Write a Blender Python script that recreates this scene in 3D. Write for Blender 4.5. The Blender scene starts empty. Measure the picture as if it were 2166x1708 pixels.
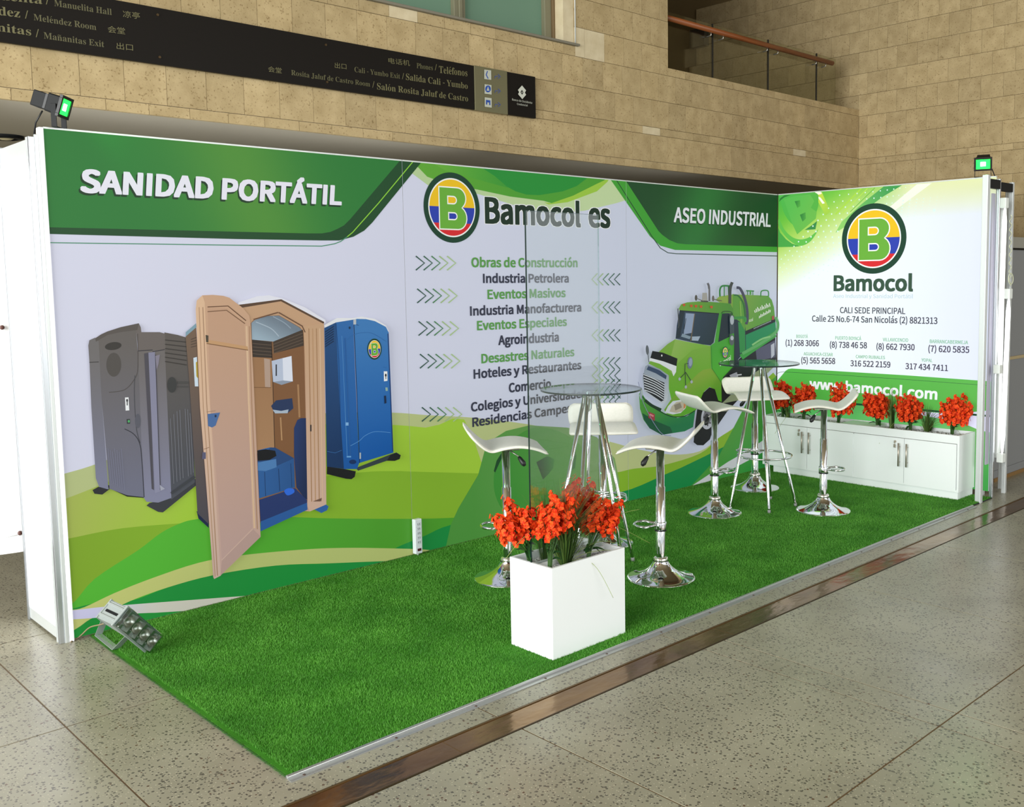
import bpy, bmesh, math, random
import numpy as np
from mathutils import Vector, Matrix, Euler
from mathutils.geometry import tessellate_polygon
random.seed(7); rng = np.random.default_rng(7)
C = bpy.context.scene.collection
scene = bpy.context.scene

# ------------------------------------------------------------------ camera (surveyed from the stand: 6 x 2 m, 2.4 m high)
F_PX, PPX, PPY = 2066.4223, 1228.233, 779.311
R0 = np.array([[0.7109693, -0.703114, -0.0123849], [-0.0721232, -0.0553877, -0.9958566], [0.6995147, 0.7089168, -0.0900898]])
CAM = np.array([-1.43609, -4.92928, 1.68396])
cam_d = bpy.data.cameras.new('camera'); cam = bpy.data.objects.new('camera', cam_d); C.objects.link(cam)
cam_d.sensor_width = 36.0; cam_d.sensor_fit = 'HORIZONTAL'; cam_d.lens = F_PX / 2166 * 36
cam_d.shift_x = (1083 - PPX) / 2166; cam_d.shift_y = -(854 - PPY) / 2166
m = Matrix.Identity(4)
for i in range(3):
    m[i][0] = R0[0][i]; m[i][1] = -R0[1][i]; m[i][2] = -R0[2][i]; m[i][3] = CAM[i]
cam.matrix_world = m
scene.camera = cam
cam_d.clip_end = 100

def on(x, y, ax, v):
    """measured point of the photograph on a real plane of the place"""
    d = R0.T @ np.array([(x - PPX) / F_PX, (y - PPY) / F_PX, 1.0])
    t = (v - CAM[ax]) / d[ax]
    p = CAM + t * d
    return Vector((float(p[0]), float(p[1]), float(p[2])))

# ------------------------------------------------------------------ light and exposure
world = bpy.data.worlds.new('world'); scene.world = world; world.use_nodes = True
bg = world.node_tree.nodes['Background']; bg.inputs[0].default_value = (0.93, 0.97, 1.0, 1); bg.inputs[1].default_value = 0.84
def area(name, loc, rot, sx, sy, power, col):
    d = bpy.data.lights.new(name, 'AREA'); d.shape = 'RECTANGLE'; d.size = sx; d.size_y = sy; d.energy = power; d.color = col
    o = bpy.data.objects.new(name, d); C.objects.link(o); o.location = loc; o.rotation_euler = rot; return o
# daylight through the tall glazing to the left of the stand and behind the photographer
area('window_daylight', (-8.0, -3.5, 3.0), (0, math.radians(-80), 0), 4.5, 9.0, 1600, (0.98, 1.0, 0.99))
area('window_daylight', (2.5, -11.0, 3.2), (math.radians(78), 0, 0), 9.0, 4.0, 400, (0.99, 1.0, 0.98))
# the fluorescent tubes inside the stand's hollow back wall
area('backlight_tubes', (1.3, 0.50, 2.1), (math.radians(150), 0, 0), 3.0, 0.12, 6.0, (0.93, 0.97, 1.0))
area('backlight_tubes', (4.6, 0.50, 2.1), (math.radians(150), 0, 0), 2.0, 0.12, 1.5, (0.93, 0.97, 1.0))
vs = scene.view_settings
vs.view_transform = 'Standard'; vs.look = 'None'; vs.exposure = 0.0; vs.gamma = 1.0; vs.use_curve_mapping = False

# ------------------------------------------------------------------ helpers
def lin(c):
    if isinstance(c, str):
        c = c.lstrip('#'); c = tuple(int(c[i:i + 2], 16) / 255 for i in (0, 2, 4))
    elif max(c) > 1.0001: c = tuple(v / 255 for v in c)
    return tuple(v / 12.92 if v <= 0.04045 else ((v + 0.055) / 1.055) ** 2.4 for v in c)

def mat(name, col, rough=0.5, metal=0.0, spec=0.5, emit=None, es=0.0):
    M = bpy.data.materials.new(name); M.use_nodes = True
    b = M.node_tree.nodes['Principled BSDF']
    b.inputs['Base Color'].default_value = (*lin(col), 1); b.inputs['Roughness'].default_value = rough
    b.inputs['Metallic'].default_value = metal; b.inputs['Specular IOR Level'].default_value = spec
    if emit is not None:
        b.inputs['Emission Color'].default_value = (*lin(emit), 1); b.inputs['Emission Strength'].default_value = es
    return M

def noisy(M, c1, c2, scale=20, detail=4, fac='Fac', bump=0.0, bscale=None, stretch=None, rand=0.0):
    nt = M.node_tree; N = nt.nodes; L = nt.links; b = N['Principled BSDF']
    tc = N.new('ShaderNodeTexCoord'); mp = N.new('ShaderNodeMapping'); L.new(tc.outputs['Object'], mp.inputs[0])
    if rand:
        oi = N.new('ShaderNodeObjectInfo'); vm = N.new('ShaderNodeVectorMath'); vm.operation = 'SCALE'
        cb = N.new('ShaderNodeCombineXYZ')
        for i in range(3): L.new(oi.outputs['Random'], cb.inputs[i])
        L.new(cb.outputs[0], vm.inputs[0]); vm.inputs['Scale'].default_value = 37.0
        L.new(vm.outputs[0], mp.inputs['Location'])
    if stretch: mp.inputs['Scale'].default_value = stretch
    n = N.new('ShaderNodeTexNoise'); n.inputs['Scale'].default_value = scale; n.inputs['Detail'].default_value = detail
    L.new(mp.outputs[0], n.inputs['Vector'])
    r = N.new('ShaderNodeValToRGB'); r.color_ramp.elements[0].position = 0.3; r.color_ramp.elements[1].position = 0.7
    r.color_ramp.elements[0].color = (*lin(c1), 1); r.color_ramp.elements[1].color = (*lin(c2), 1)
    L.new(n.outputs['Fac'], r.inputs[0]); L.new(r.outputs[0], b.inputs['Base Color'])
    if bump:
        n2 = N.new('ShaderNodeTexNoise'); n2.inputs['Scale'].default_value = bscale or scale * 3; n2.inputs['Detail'].default_value = 3
        L.new(mp.outputs[0], n2.inputs['Vector'])
        bp = N.new('ShaderNodeBump'); bp.inputs['Strength'].default_value = bump; bp.inputs['Distance'].default_value = 0.004
        L.new(n2.outputs['Fac'], bp.inputs['Height']); L.new(bp.outputs[0], b.inputs['Normal'])
    return r, mp

def link(name, me, M=None, parent=None, loc=None, rot=None, smooth=False):
    o = bpy.data.objects.new(name, me); C.objects.link(o)
    if M is not None and not me.materials: me.materials.append(M)
    if parent is not None: o.parent = parent
    if loc is not None: o.location = loc
    if rot is not None: o.rotation_euler = rot
    if smooth:
        me.polygons.foreach_set('use_smooth', [True] * len(me.polygons))
    return o

def bm_obj(name, bm, M=None, parent=None, loc=None, rot=None, smooth=False):
    me = bpy.data.meshes.new(name); bm.to_mesh(me); bm.free()
    return link(name, me, M, parent, loc, rot, smooth)

def add_box(bm, lo, hi, bevel=0.0):
    lo = Vector(lo); hi = Vector(hi)
    r = bmesh.ops.create_cube(bm, size=1.0); vs_ = r['verts']
    for v in vs_:
        v.co = Vector(((lo[i] + hi[i]) / 2 + v.co[i] * (hi[i] - lo[i])) for i in range(3))
    if bevel:
        es = list({e for v in vs_ for e in v.link_edges})
        bmesh.ops.bevel(bm, geom=es, offset=bevel, segments=2, affect='EDGES', profile=0.5)
    return bm

def box(name, lo, hi, M, parent=None, bevel=0.0, loc=None, rot=None):
    bm = bmesh.new(); add_box(bm, lo, hi, bevel); return bm_obj(name, bm, M, parent, loc, rot)

def add_tube(bm, pts, r, seg=12, closed=False, caps=True):
    pts = [Vector(p) for p in pts]; n = len(pts); rings = []
    rr = r if hasattr(r, '__len__') else [r] * n
    up = None
    for i, p in enumerate(pts):
        if closed: t = pts[(i + 1) % n] - pts[i - 1]
        else: t = pts[min(i + 1, n - 1)] - pts[max(i - 1, 0)]
        t.normalize()
        if up is None:
            up = t.orthogonal().normalized()
        up = (up - t * up.dot(t))
        if up.length < 1e-6: up = t.orthogonal()
        up.normalize(); sd = t.cross(up)
        rings.append([bm.verts.new(p + (up * math.cos(a) + sd * math.sin(a)) * rr[i]) for a in [2 * math.pi * k / seg for k in range(seg)]])
    m_ = n if closed else n - 1
    for i in range(m_):
        A = rings[i]; B = rings[(i + 1) % n]
        for k in range(seg):
            bm.faces.new((A[k], A[(k + 1) % seg], B[(k + 1) % seg], B[k]))
    if caps and not closed:
        bm.faces.new(rings[0][::-1]); bm.faces.new(rings[-1])
    return bm

def tube(name, pts, r, M, parent=None, seg=12, closed=False):
    bm = bmesh.new(); add_tube(bm, pts, r, seg, closed); return bm_obj(name, bm, M, parent, smooth=True)

def add_lathe(bm, prof, seg=48, cz=(0, 0)):
    rings = []
    for r, z in prof:
        if r < 1e-5: rings.append([bm.verts.new((cz[0], cz[1], z))])
        else: rings.append([bm.verts.new((cz[0] + r * math.cos(2 * math.pi * k / seg), cz[1] + r * math.sin(2 * math.pi * k / seg), z)) for k in range(seg)])
    for A, B in zip(rings, rings[1:]):
        for k in range(seg):
            k2 = (k + 1) % seg
            if len(A) == 1 and len(B) == 1: continue
            if len(A) == 1: bm.faces.new((A[0], B[k2], B[k]))
            elif len(B) == 1: bm.faces.new((A[k], A[k2], B[0]))
            else: bm.faces.new((A[k], A[k2], B[k2], B[k]))
    return bm

def lathe(name, prof, M, parent=None, seg=48, smooth=True):
    bm = bmesh.new(); add_lathe(bm, prof, seg); bmesh.ops.recalc_face_normals(bm, faces=bm.faces)
    o = bm_obj(name, bm, M, parent, smooth=smooth)
    return o

def thing(name, label, cat, loc=(0, 0, 0), rz=0.0, group=None):
    o = bpy.data.objects.new(name, None); C.objects.link(o); o.location = loc; o.rotation_euler = (0, 0, rz)
    o.empty_display_size = 0.1
    return tag(o, label, cat, group)
def tag(o, label, cat, group=None):
    o['label'] = label; o['category'] = cat
    if group: o['group'] = group
    return o
def struct(o): o['kind'] = 'structure'; return o
def kids(o): return [c for c in bpy.data.objects if c.parent == o]
def copy_tree(o, parent=None):
    c = o.copy(); C.objects.link(c)
    if parent is not None: c.parent = parent
    for ch in kids(o): copy_tree(ch, c)
    return c

# ------------------------------------------------------------------ materials
def m_stone():
    M = mat('beige_limestone', '#b29a70', 0.85, spec=0.25)
    r, mp = noisy(M, '#ab966e', '#c0ab82', 9, 5, bump=0.25, bscale=90, rand=1)
    nt = M.node_tree; N = nt.nodes; L = nt.links
    oi = N.new('ShaderNodeObjectInfo'); hs = N.new('ShaderNodeHueSaturation')
    mr = N.new('ShaderNodeMapRange'); L.new(oi.outputs['Random'], mr.inputs[0]); mr.inputs[3].default_value = 0.90; mr.inputs[4].default_value = 1.06
    L.new(mr.outputs[0], hs.inputs['Value']); L.new(r.outputs[0], hs.inputs['Color'])
    v = N.new('ShaderNodeTexNoise'); v.inputs['Scale'].default_value = 75; v.inputs['Detail'].default_value = 2; L.new(mp.outputs[0], v.inputs['Vector'])
    rr = N.new('ShaderNodeValToRGB'); rr.color_ramp.elements[0].position = 0.30; rr.color_ramp.elements[1].position = 0.40
    rr.color_ramp.elements[0].color = (0.52, 0.46, 0.38, 1); rr.color_ramp.elements[1].color = (1, 1, 1, 1)
    L.new(v.outputs['Fac'], rr.inputs[0])
    mx = N.new('ShaderNodeMixRGB'); mx.blend_type = 'MULTIPLY'; mx.inputs[0].default_value = 0.8
    L.new(hs.outputs[0], mx.inputs[1]); L.new(rr.outputs[0], mx.inputs[2]); L.new(mx.outputs[0], N['Principled BSDF'].inputs['Base Color'])
    return M
def m_terrazzo():
    M = mat('terrazzo', '#a8a08a', 0.32, spec=0.5)
    nt = M.node_tree; N = nt.nodes; L = nt.links; b = N['Principled BSDF']
    tc = N.new('ShaderNodeTexCoord')
    n = N.new('ShaderNodeTexNoise'); n.inputs['Scale'].default_value = 2.2; n.inputs['Detail'].default_value = 6; L.new(tc.outputs['Object'], n.inputs['Vector'])
    r = N.new('ShaderNodeValToRGB'); r.color_ramp.elements[0].position = 0.3; r.color_ramp.elements[1].position = 0.72
    r.color_ramp.elements[0].color = (*lin('#8c8875'), 1); r.color_ramp.elements[1].color = (*lin('#a39f8b'), 1); L.new(n.outputs['Fac'], r.inputs[0])
    def chips(scale, th, rnd, col, prev, lo=0.0):
        v = N.new('ShaderNodeTexVoronoi'); v.inputs['Scale'].default_value = scale; v.inputs['Randomness'].default_value = 1.0
        L.new(tc.outputs['Object'], v.inputs['Vector'])
        ra = N.new('ShaderNodeMath'); ra.operation = 'LESS_THAN'; ra.inputs[1].default_value = th; L.new(v.outputs['Distance'], ra.inputs[0])
        sp = N.new('ShaderNodeSeparateColor'); L.new(v.outputs['Color'], sp.inputs[0])
        rb = N.new('ShaderNodeMath'); rb.operation = 'LESS_THAN'; rb.inputs[1].default_value = rnd; L.new(sp.outputs[0], rb.inputs[0])
        mm = N.new('ShaderNodeMath'); mm.operation = 'MULTIPLY'; L.new(ra.outputs[0], mm.inputs[0]); L.new(rb.outputs[0], mm.inputs[1])
        mx = N.new('ShaderNodeMixRGB'); L.new(mm.outputs[0], mx.inputs[0]); L.new(prev, mx.inputs[1]); mx.inputs[2].default_value = (*lin(col), 1)
        return mx.outputs[0]
    o = chips(62, 0.33, 0.45, '#5d594e', r.outputs[0]); o = chips(95, 0.30, 0.28, '#4f4a42', o); o = chips(48, 0.24, 0.12, '#5e4534', o); o = chips(120, 0.3, 0.22, '#b9b39d', o)
    L.new(o, b.inputs['Base Color'])
    n3 = N.new('ShaderNodeTexNoise'); n3.inputs['Scale'].default_value = 3.0; n3.inputs['Detail'].default_value = 4; L.new(tc.outputs['Object'], n3.inputs['Vector'])
    mr = N.new('ShaderNodeMapRange'); L.new(n3.outputs['Fac'], mr.inputs[0]); mr.inputs[3].default_value = 0.2; mr.inputs[4].default_value = 0.42; L.new(mr.outputs[0], b.inputs['Roughness'])
    return M
def m_print(name, es, dif, rough=0.45):
    M = bpy.data.materials.new(name); M.use_nodes = True; nt = M.node_tree; N = nt.nodes; L = nt.links; b = N['Principled BSDF']
    a = N.new('ShaderNodeVertexColor'); a.layer_name = 'ink'
    mx = N.new('ShaderNodeMixRGB'); mx.blend_type = 'MULTIPLY'; mx.inputs[0].default_value = 1.0; mx.inputs[2].default_value = (dif, dif, dif, 1)
    L.new(a.outputs[0], mx.inputs[1]); L.new(mx.outputs[0], b.inputs['Base Color']); L.new(a.outputs[0], b.inputs['Emission Color'])
    b.inputs['Emission Strength'].default_value = es; b.inputs['Roughness'].default_value = rough; b.inputs['Specular IOR Level'].default_value = 0.25
    return M
def m_glass(name, tint, refl=1.0):
    M = bpy.data.materials.new(name); M.use_nodes = True; nt = M.node_tree; N = nt.nodes; L = nt.links
    N.remove(N['Principled BSDF']); out = N['Material Output']
    t = N.new('ShaderNodeBsdfTransparent'); t.inputs[0].default_value = (*tint, 1)
    g = N.new('ShaderNodeBsdfGlossy'); g.inputs['Roughness'].default_value = 0.01
    lw = N.new('ShaderNodeLayerWeight'); lw.inputs['Blend'].default_value = 0.5
    pw = N.new('ShaderNodeMath'); pw.operation = 'POWER'; pw.inputs[1].default_value = 4.0; L.new(lw.outputs['Facing'], pw.inputs[0])
    mu = N.new('ShaderNodeMath'); mu.operation = 'MULTIPLY_ADD'; mu.inputs[1].default_value = 0.75 * refl; mu.inputs[2].default_value = 0.045 * refl; L.new(pw.outputs[0], mu.inputs[0])
    mx = N.new('ShaderNodeMixShader'); L.new(mu.outputs[0], mx.inputs[0]); L.new(t.outputs[0], mx.inputs[1]); L.new(g.outputs[0], mx.inputs[2]); L.new(mx.outputs[0], out.inputs[0])
    return M
STONE = m_stone()
STONE_PALE = mat('pale_limestone', '#c6b796', 0.85, spec=0.25); noisy(STONE_PALE, '#c8b896', '#d6c8a8', 12, 4, bump=0.2, bscale=90)
MORTAR = mat('mortar', '#7d6a48', 0.95, spec=0.1)
TERRAZZO = m_terrazzo()
JOINT = mat('brass_joint', '#6f5536', 0.5, 0.1)
BRASS = mat('polished_brass_strip', '#8a6a40', 0.16, 0.8); noisy(BRASS, '#6b4c2a', '#8d6c42', 3, 4, bump=0.9, bscale=5, stretch=(1, 2, 1))
SOFFIT = mat('grey_soffit_paint', '#b5ad9c', 0.8, spec=0.2)
ALU = mat('anodised_aluminium', '#c9cdd2', 0.3, 0.85)
ALU_W = mat('pale_aluminium', '#d7dcdc', 0.4, 0.35)
CHROME = mat('chrome', '#e6e8ea', 0.06, 1.0)
STEEL = mat('brushed_steel', '#b9b6ae', 0.32, 0.9)
WHITE = mat('white_laminate', '#f3f8f8', 0.35, spec=0.4)
WHITE_IN = mat('white_board', '#dde0de', 0.6)
LEATHER = mat('white_leatherette', '#f0eee6', 0.42, spec=0.4); noisy(LEATHER, '#ecebe3', '#f3f1ea', 60, 2, bump=0.06, bscale=300)
PIPING = mat('cream_piping', '#e9e4d6', 0.5)
BLACK = mat('black_plastic', '#17181a', 0.45)
DARKM = mat('dark_grey_metal', '#0e1012', 0.55, 0.0, 0.25)
GREYM = mat('grey_cast_metal', '#a9b2b0', 0.45, 0.4)
WOOD = mat('red_brown_wood', '#7a4320', 0.4); noisy(WOOD, '#6d3a1a', '#8a4d26', 6, 4, stretch=(0.3, 8, 8))
DARKBROWN = mat('dark_brown_door', '#2b2016', 0.5)
GREYWALL = mat('grey_partition_board', '#87898a', 0.7)
GLASS = m_glass('clear_glass', (0.95, 0.975, 0.97), 2.6)
GLASS_RAIL = m_glass('balustrade_glass', (0.86, 0.87, 0.80), 1.2)
GLASS_TOP = m_glass('table_glass', (0.86, 0.94, 0.92), 1.0)
GLASS_EDGE = mat('dark_green_glass_edge', '#0f2622', 0.15)
PRINT = m_print('backlit_banner_print', 0.46, 0.42)
PRINT_R = m_print('brightly_backlit_banner_print', 0.68, 0.40)
PRINT_SIGN = m_print('sign_print', 0.0, 1.0, 0.4)
PRINT_SCENE = m_print('backlit_picture_print', 0.44, 0.62)

# ================================================================== SETTING
# floor: base, slabs, joints, brass strip
floor = struct(box('floor', (-10, -12, -0.12), (14, 7, -0.0025), JOINT))
xs = [-4.95, -3.79, -2.63, -1.47, -0.318, 0.886, 1.985, 2.139, 3.262, 4.36, 5.47, 6.58, 7.69, 8.8]
ys = [-6.72, -5.6, -4.48, -3.352, -2.236, -2.092, -0.962, 0.205, 1.385, 2.5, 3.6]
G = 0.0038
for i in range(len(xs) - 1):
    for j in range(len(ys) - 1):
        if abs(ys[j] + 2.236) < 0.01: continue
        o = box('floor_slab', (xs[i] + G, ys[j] + G, -0.03), (xs[i + 1] - G, ys[j + 1] - G, 0.0), TERRAZZO, floor, bevel=0)
for lo, hi in (((-10, -12, -0.03), (xs[0], 7, -0.0005)), ((xs[-1], -12, -0.03), (14, 7, -0.0005)), ((xs[0], -12, -0.03), (xs[-1], ys[0], -0.0005)), ((xs[0], ys[-1], -0.03), (xs[-1], 7, -0.0005))):
    box('outer_floor', lo, hi, TERRAZZO, floor)
trim = struct(thing('trim_1', 'brown brass strip set into the terrazzo floor in front of the stand', 'floor trim')); 
del trim['category']
tx = [-10, -4.2, -2.6, -1.0, 0.615, 2.23, 3.84, 5.45, 7.06, 14]
for a, b_ in zip(tx, tx[1:]):
    box('brass_plate', (a + 0.002, -2.226, -0.012), (b_ - 0.002, -2.100, -0.002), BRASS, trim)
box('brass_lip', (-10, -2.236, -0.012), (14, -2.229, 0.001), mat('worn_brass', '#4b3a22', 0.5, 0.6), trim)
box('brass_lip', (-10, -2.0995, -0.012), (14, -2.092, 0.001), mat('worn_brass_dark', '#6b5433', 0.4, 0.6), trim)

# stone walls
WX, WY = 8.3, 0.60
SOF = 2.614
courses = [SOF, 2.673, 2.896, 2.960, 3.186, 3.411, 3.634, 3.858, 4.082, 4.306, 4.53, 4.754, 4.978, 5.20]
BW = 0.2252
wall_back = struct(box('wall_back', (-7, WY + 0.012, SOF + 0.1), (5.112, WY + 0.5, 3.478), MORTAR))
box('wall_core', (4.004, WY + 0.012, 3.478), (5.112, WY + 0.5, 5.2), MORTAR, wall_back)
box('wall_core', (5.112, WY + 0.012, SOF + 0.1), (WX, WY + 0.5, 3.475), MORTAR, wall_back)
unit = {}
def block_mesh(w, h, d=0.03):
    k = (round(w, 3), round(h, 3), d)
    if k not in unit:
        bm = bmesh.new(); add_box(bm, (0, 0, 0), (w, d, h)); me = bpy.data.meshes.new('stone_block'); bm.to_mesh(me); bm.free(); me.materials.append(STONE); unit[k] = me
    return unit[k]
pale_spots = {(2.30, 3.411), (4.02, 3.634), (4.85, 2.896), (4.02, 3.411)}
nb = 0
WIN = (-0.5, 4.003, 3.497)       # window opening
for ci in range(len(courses) - 1):
    z0, z1 = courses[ci], courses[ci + 1]
    if z0 > 4.6: break
    off = {0: 0.051, 1: -0.073, 2: 0.05, 3: -0.06, 4: 0.03}.get(ci, (0.05 if ci % 2 else -0.065))
    zc = z1 - 0.003
    x = off - BW * 4
    while x < WX - 0.02:
        xa, xb = x, min(x + BW, WX - 0.002)
        x += BW
        if xb < -0.15: continue
        jobs = [(xa, xb, z0 + 0.0015, z1 - 0.0015)]
        res_ = []
        for (p, q, lo, hi) in jobs:
            # the window opening
            if q > WIN[0] and p < WIN[1] and hi > WIN[2]:
                if p < WIN[1] < q:
                    res_.append((WIN[1], q, lo, hi)); 
                    if lo < WIN[2] - 0.02: res_.append((p, WIN[1], lo, WIN[2] - 0.012))
                elif lo < WIN[2] - 0.02: res_.append((p, q, lo, WIN[2] - 0.012))
                continue
            # the balcony opening
            if q > 5.112 and hi > 3.42:
                if p < 5.112 - 0.03: res_.append((p, 5.112, lo, hi))
                continue
            res_.append((p, q, lo, hi))
        for (p, q, lo, hi) in res_:
            if q - p < 0.02: continue
            me = block_mesh(q - p - 0.0022, hi - lo)
            o = link('stone_block', me, None, wall_back, (p + 0.0011, WY - random.random() * 0.0015, lo)); nb += 1
            if (abs(p - 4.75) < 0.12 and ci == 2) or (abs(p - 4.06) < 0.11 and ci == 5) or (abs(p - 2.33) < 0.12 and ci == 5) or (abs(p - 7.1) < 0.12 and ci == 2):
                me2 = me.copy(); me2.materials.clear(); me2.materials.append(STONE_PALE); o.data = me2
# sill courses of the balcony
for k in range(14):
    p = 5.113 + k * 0.2275
    me = block_mesh(0.2255, 0.064, 0.48); link('sill_stone', me, None, wall_back, (p, WY - 0.001, 3.4125))
# stone face over the balcony? none in view; left reveal of the balcony
box('reveal', (4.95, WY + 0.03, 3.475), (5.112, WY + 0.5, 5.2), STONE, wall_back)

wall_right = struct(box('wall_right', (WX + 0.012, -3.5, 0), (WX + 0.4, 4.3, 5.2), MORTAR))
rc = [1.95, 2.015, 2.24, 2.45, 2.66, 2.887, 2.952, 3.178, 3.407, 3.634, 3.858, 4.082, 4.305, 4.53, 4.755, 4.98]
unitR = {}
def block_r(w, h):
    k = (round(w, 3), round(h, 3))
    if k not in unitR:
        bm = bmesh.new(); add_box(bm, (0, 0, 0), (0.03, w, h)); me = bpy.data.meshes.new('stone_block'); bm.to_mesh(me); bm.free(); me.materials.append(STONE); unitR[k] = me
    return unitR[k]
for ci in range(len(rc) - 1):
    z0, z1 = rc[ci], rc[ci + 1]
    ystart = 0.278 if ci % 2 else 0.165
    k0 = -12 if z0 > 3.3 else -2
    for k in range(k0, 8):
        yb = ystart - k * 0.2225
        ya = yb - 0.2205
        if ya < WY and z0 < 3.4 and yb > WY: 
            yb = WY - 0.002
            if yb - ya < 0.02: continue
        if ya >= WY and z0 < 3.4: continue
        link('stone_block', block_r(yb - ya, z1 - z0 - 0.003), None, wall_right, (WX - random.random() * 0.0015, ya, z0 + 0.0015))
# back of the gallery behind the balustrade
gal = struct(box('wall_gallery', (4.6, 4.2, 3.0), (9.0, 4.4, 5.2), STONE))
box('dark_doorway', (5.0, 4.17, 3.4), (7.9, 4.199, 5.1), DARKBROWN, gal)
struct(box('floor_gallery', (4.6, WY + 0.52, 3.30), (WX, 4.2, 3.42), SOFFIT))
struct(box('wall_gallery_side', (4.6, WY + 0.51, 3.42), (4.9, 4.2, 5.2), STONE))
# soffit and recess under the gallery
struct(box('ceiling', (-7, WY + 0.011, SOF + 0.004), (WX, 4.6, SOF + 0.1), SOFFIT))
struct(box('wall_recess', (-7, 4.0, 0), (WX, 4.2, SOF + 0.01), mat('recess_wall_paint', '#a39a88', 0.8)))
struct(box('ceiling_hall', (-10, -9.5, 5.35), (12, 5.0, 5.5), mat('hall_ceiling', '#7a6a4c', 0.8)))
struct(box('wall_front', (-10, -12.4, 3.6), (14, -12.1, 5.5), mat('far_wall_paint', '#6f5a3e', 0.8)))
# small round lamp recessed in the soffit, top left
dl = thing('recessed_downlight', 'small round downlight in the grey soffit at the far left edge', 'ceiling light', tuple(on(12, 289, 2, SOF)))
lathe('lamp_ring', [(0.10, 0.012), (0.10, -0.012), (0.07, -0.018), (0.065, 0.0), (0.0, 0.0)], DARKM, dl, 24)
lathe('lamp_glass', [(0.06, -0.001), (0.03, -0.02), (0, -0.024)], mat('lamp_glass', '#cfc39a', 0.3), dl, 20)

# window with green glass in the stone wall
w1 = struct(thing('window_1', 'green glazed window with grey metal frame high in the stone wall', 'window'))
del w1['category']
FR = mat('dark_bronze_frame', '#7a775f', 0.5)
GG = mat('green_window_glass', '#6f8e79', 0.3, 0.0, 0.15); 
wy = WY + 0.14
box('window_pane', (-0.5, wy + 0.02, 3.5), (2.93, wy + 0.03, 5.2), GG, w1)
box('window_pane', (3.03, wy + 0.02, 3.5), (3.80, wy + 0.03, 5.2), GG, w1)
box('window_mullion', (2.93, wy - 0.02, 3.5), (3.03, wy + 0.04, 5.2), FR, w1, 0.004)
box('window_mullion', (2.965, wy - 0.035, 3.5), (2.995, wy - 0.02, 5.2), FR, w1, 0.004)
box('window_frame', (3.80, wy - 0.02, 3.5), (3.868, wy + 0.04, 5.2), FR, w1, 0.004)
box('window_frame', (3.868, wy - 0.04, 3.5), (3.89, wy + 0.04, 5.2), mat('brown_frame_edge', '#6e5a3c', 0.5), w1, 0.003)
box('window_reveal', (3.89, WY + 0.012, 3.5), (4.002, WY + 0.5, 5.2), STONE_PALE, w1)
box('window_sill', (-0.5, WY - 0.03, 3.486), (4.03, WY + 0.16, 3.503), mat('grey_window_sill', '#7c7768', 0.6), w1, 0.003)
tube('window_edge_bead', [(4.003, WY - 0.003, 3.50), (4.003, WY - 0.003, 5.2)], 0.005, ALU_W, w1, 8)

# balustrade of the gallery
rail = thing('glass_balustrade', 'glass balustrade with a round wooden handrail along the stone gallery', 'balustrade')
gy = WY + 0.10
gx = [5.113, 5.862, 6.74, 7.61, 7.985]
for a, b_ in zip(gx, gx[1:]):
    box('glass_panel', (a + 0.006, gy, 3.47), (b_ - 0.006, gy + 0.010, 3.985), GLASS_RAIL, rail)
for a in gx[1:-1]:
    box('panel_joint', (a - 0.005, gy - 0.003, 3.47), (a + 0.005, gy + 0.013, 3.99), BLACK, rail)
tube('handrail', [(5.113, gy - 0.05, 3.912), (7.83, gy - 0.05, 3.912)], 0.024, WOOD, rail, 16)
for a in gx[1:-1]:
    for s in (-0.09, 0.09):
        tube('rail_bracket', [(a + s, gy, 3.86), (a + s, gy - 0.05, 3.865), (a + s, gy - 0.05, 3.89)], 0.006, STEEL, rail, 8)
tag(box('wall_loudspeaker', (8.19, 2.62, 4.50), (8.28, 2.86, 4.72), mat('grey_speaker_box', '#3c3a34', 0.6), bevel=0.01),
    'small square dark loudspeaker on the stone wall behind the balustrade', 'loudspeaker')
tube('speaker_arm', [(8.28, 2.74, 4.61), (8.30, 2.74, 4.61)], 0.01, BLACK, bpy.data.objects['wall_loudspeaker'], 8)

# grey partition far right
part = thing('grey_partition', 'low grey board partition with wooden base rail at the right edge', 'partition')
pa = (6.2, -1.70)
for k in range(3):
    box('partition_board', (6.45 + k * 0.62, -1.70, 0.09), (6.45 + k * 0.62 + 0.616, -1.67, 1.90), GREYWALL, part, 0.002)
box('partition_cap', (6.45, -1.705, 1.90), (8.28, -1.665, 1.99), mat('grey_cap_rail', '#9b998f', 0.7), part, 0.003)
box('cap_shadow_rail', (6.45, -1.712, 1.885), (8.28, -1.70, 1.90), DARKM, part)
box('base_rail', (6.45, -1.712, 0.0), (8.28, -1.668, 0.03), mat('brown_wood_rail', '#8a6a40', 0.5), part)
box('base_board', (6.45, -1.705, 0.03), (8.28, -1.667, 0.09), GREYWALL, part)
box('mid_rail', (6.45, -1.712, 0.985), (8.28, -1.70, 1.01), mat('tan_rail', '#b3a27c', 0.5), part)

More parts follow.
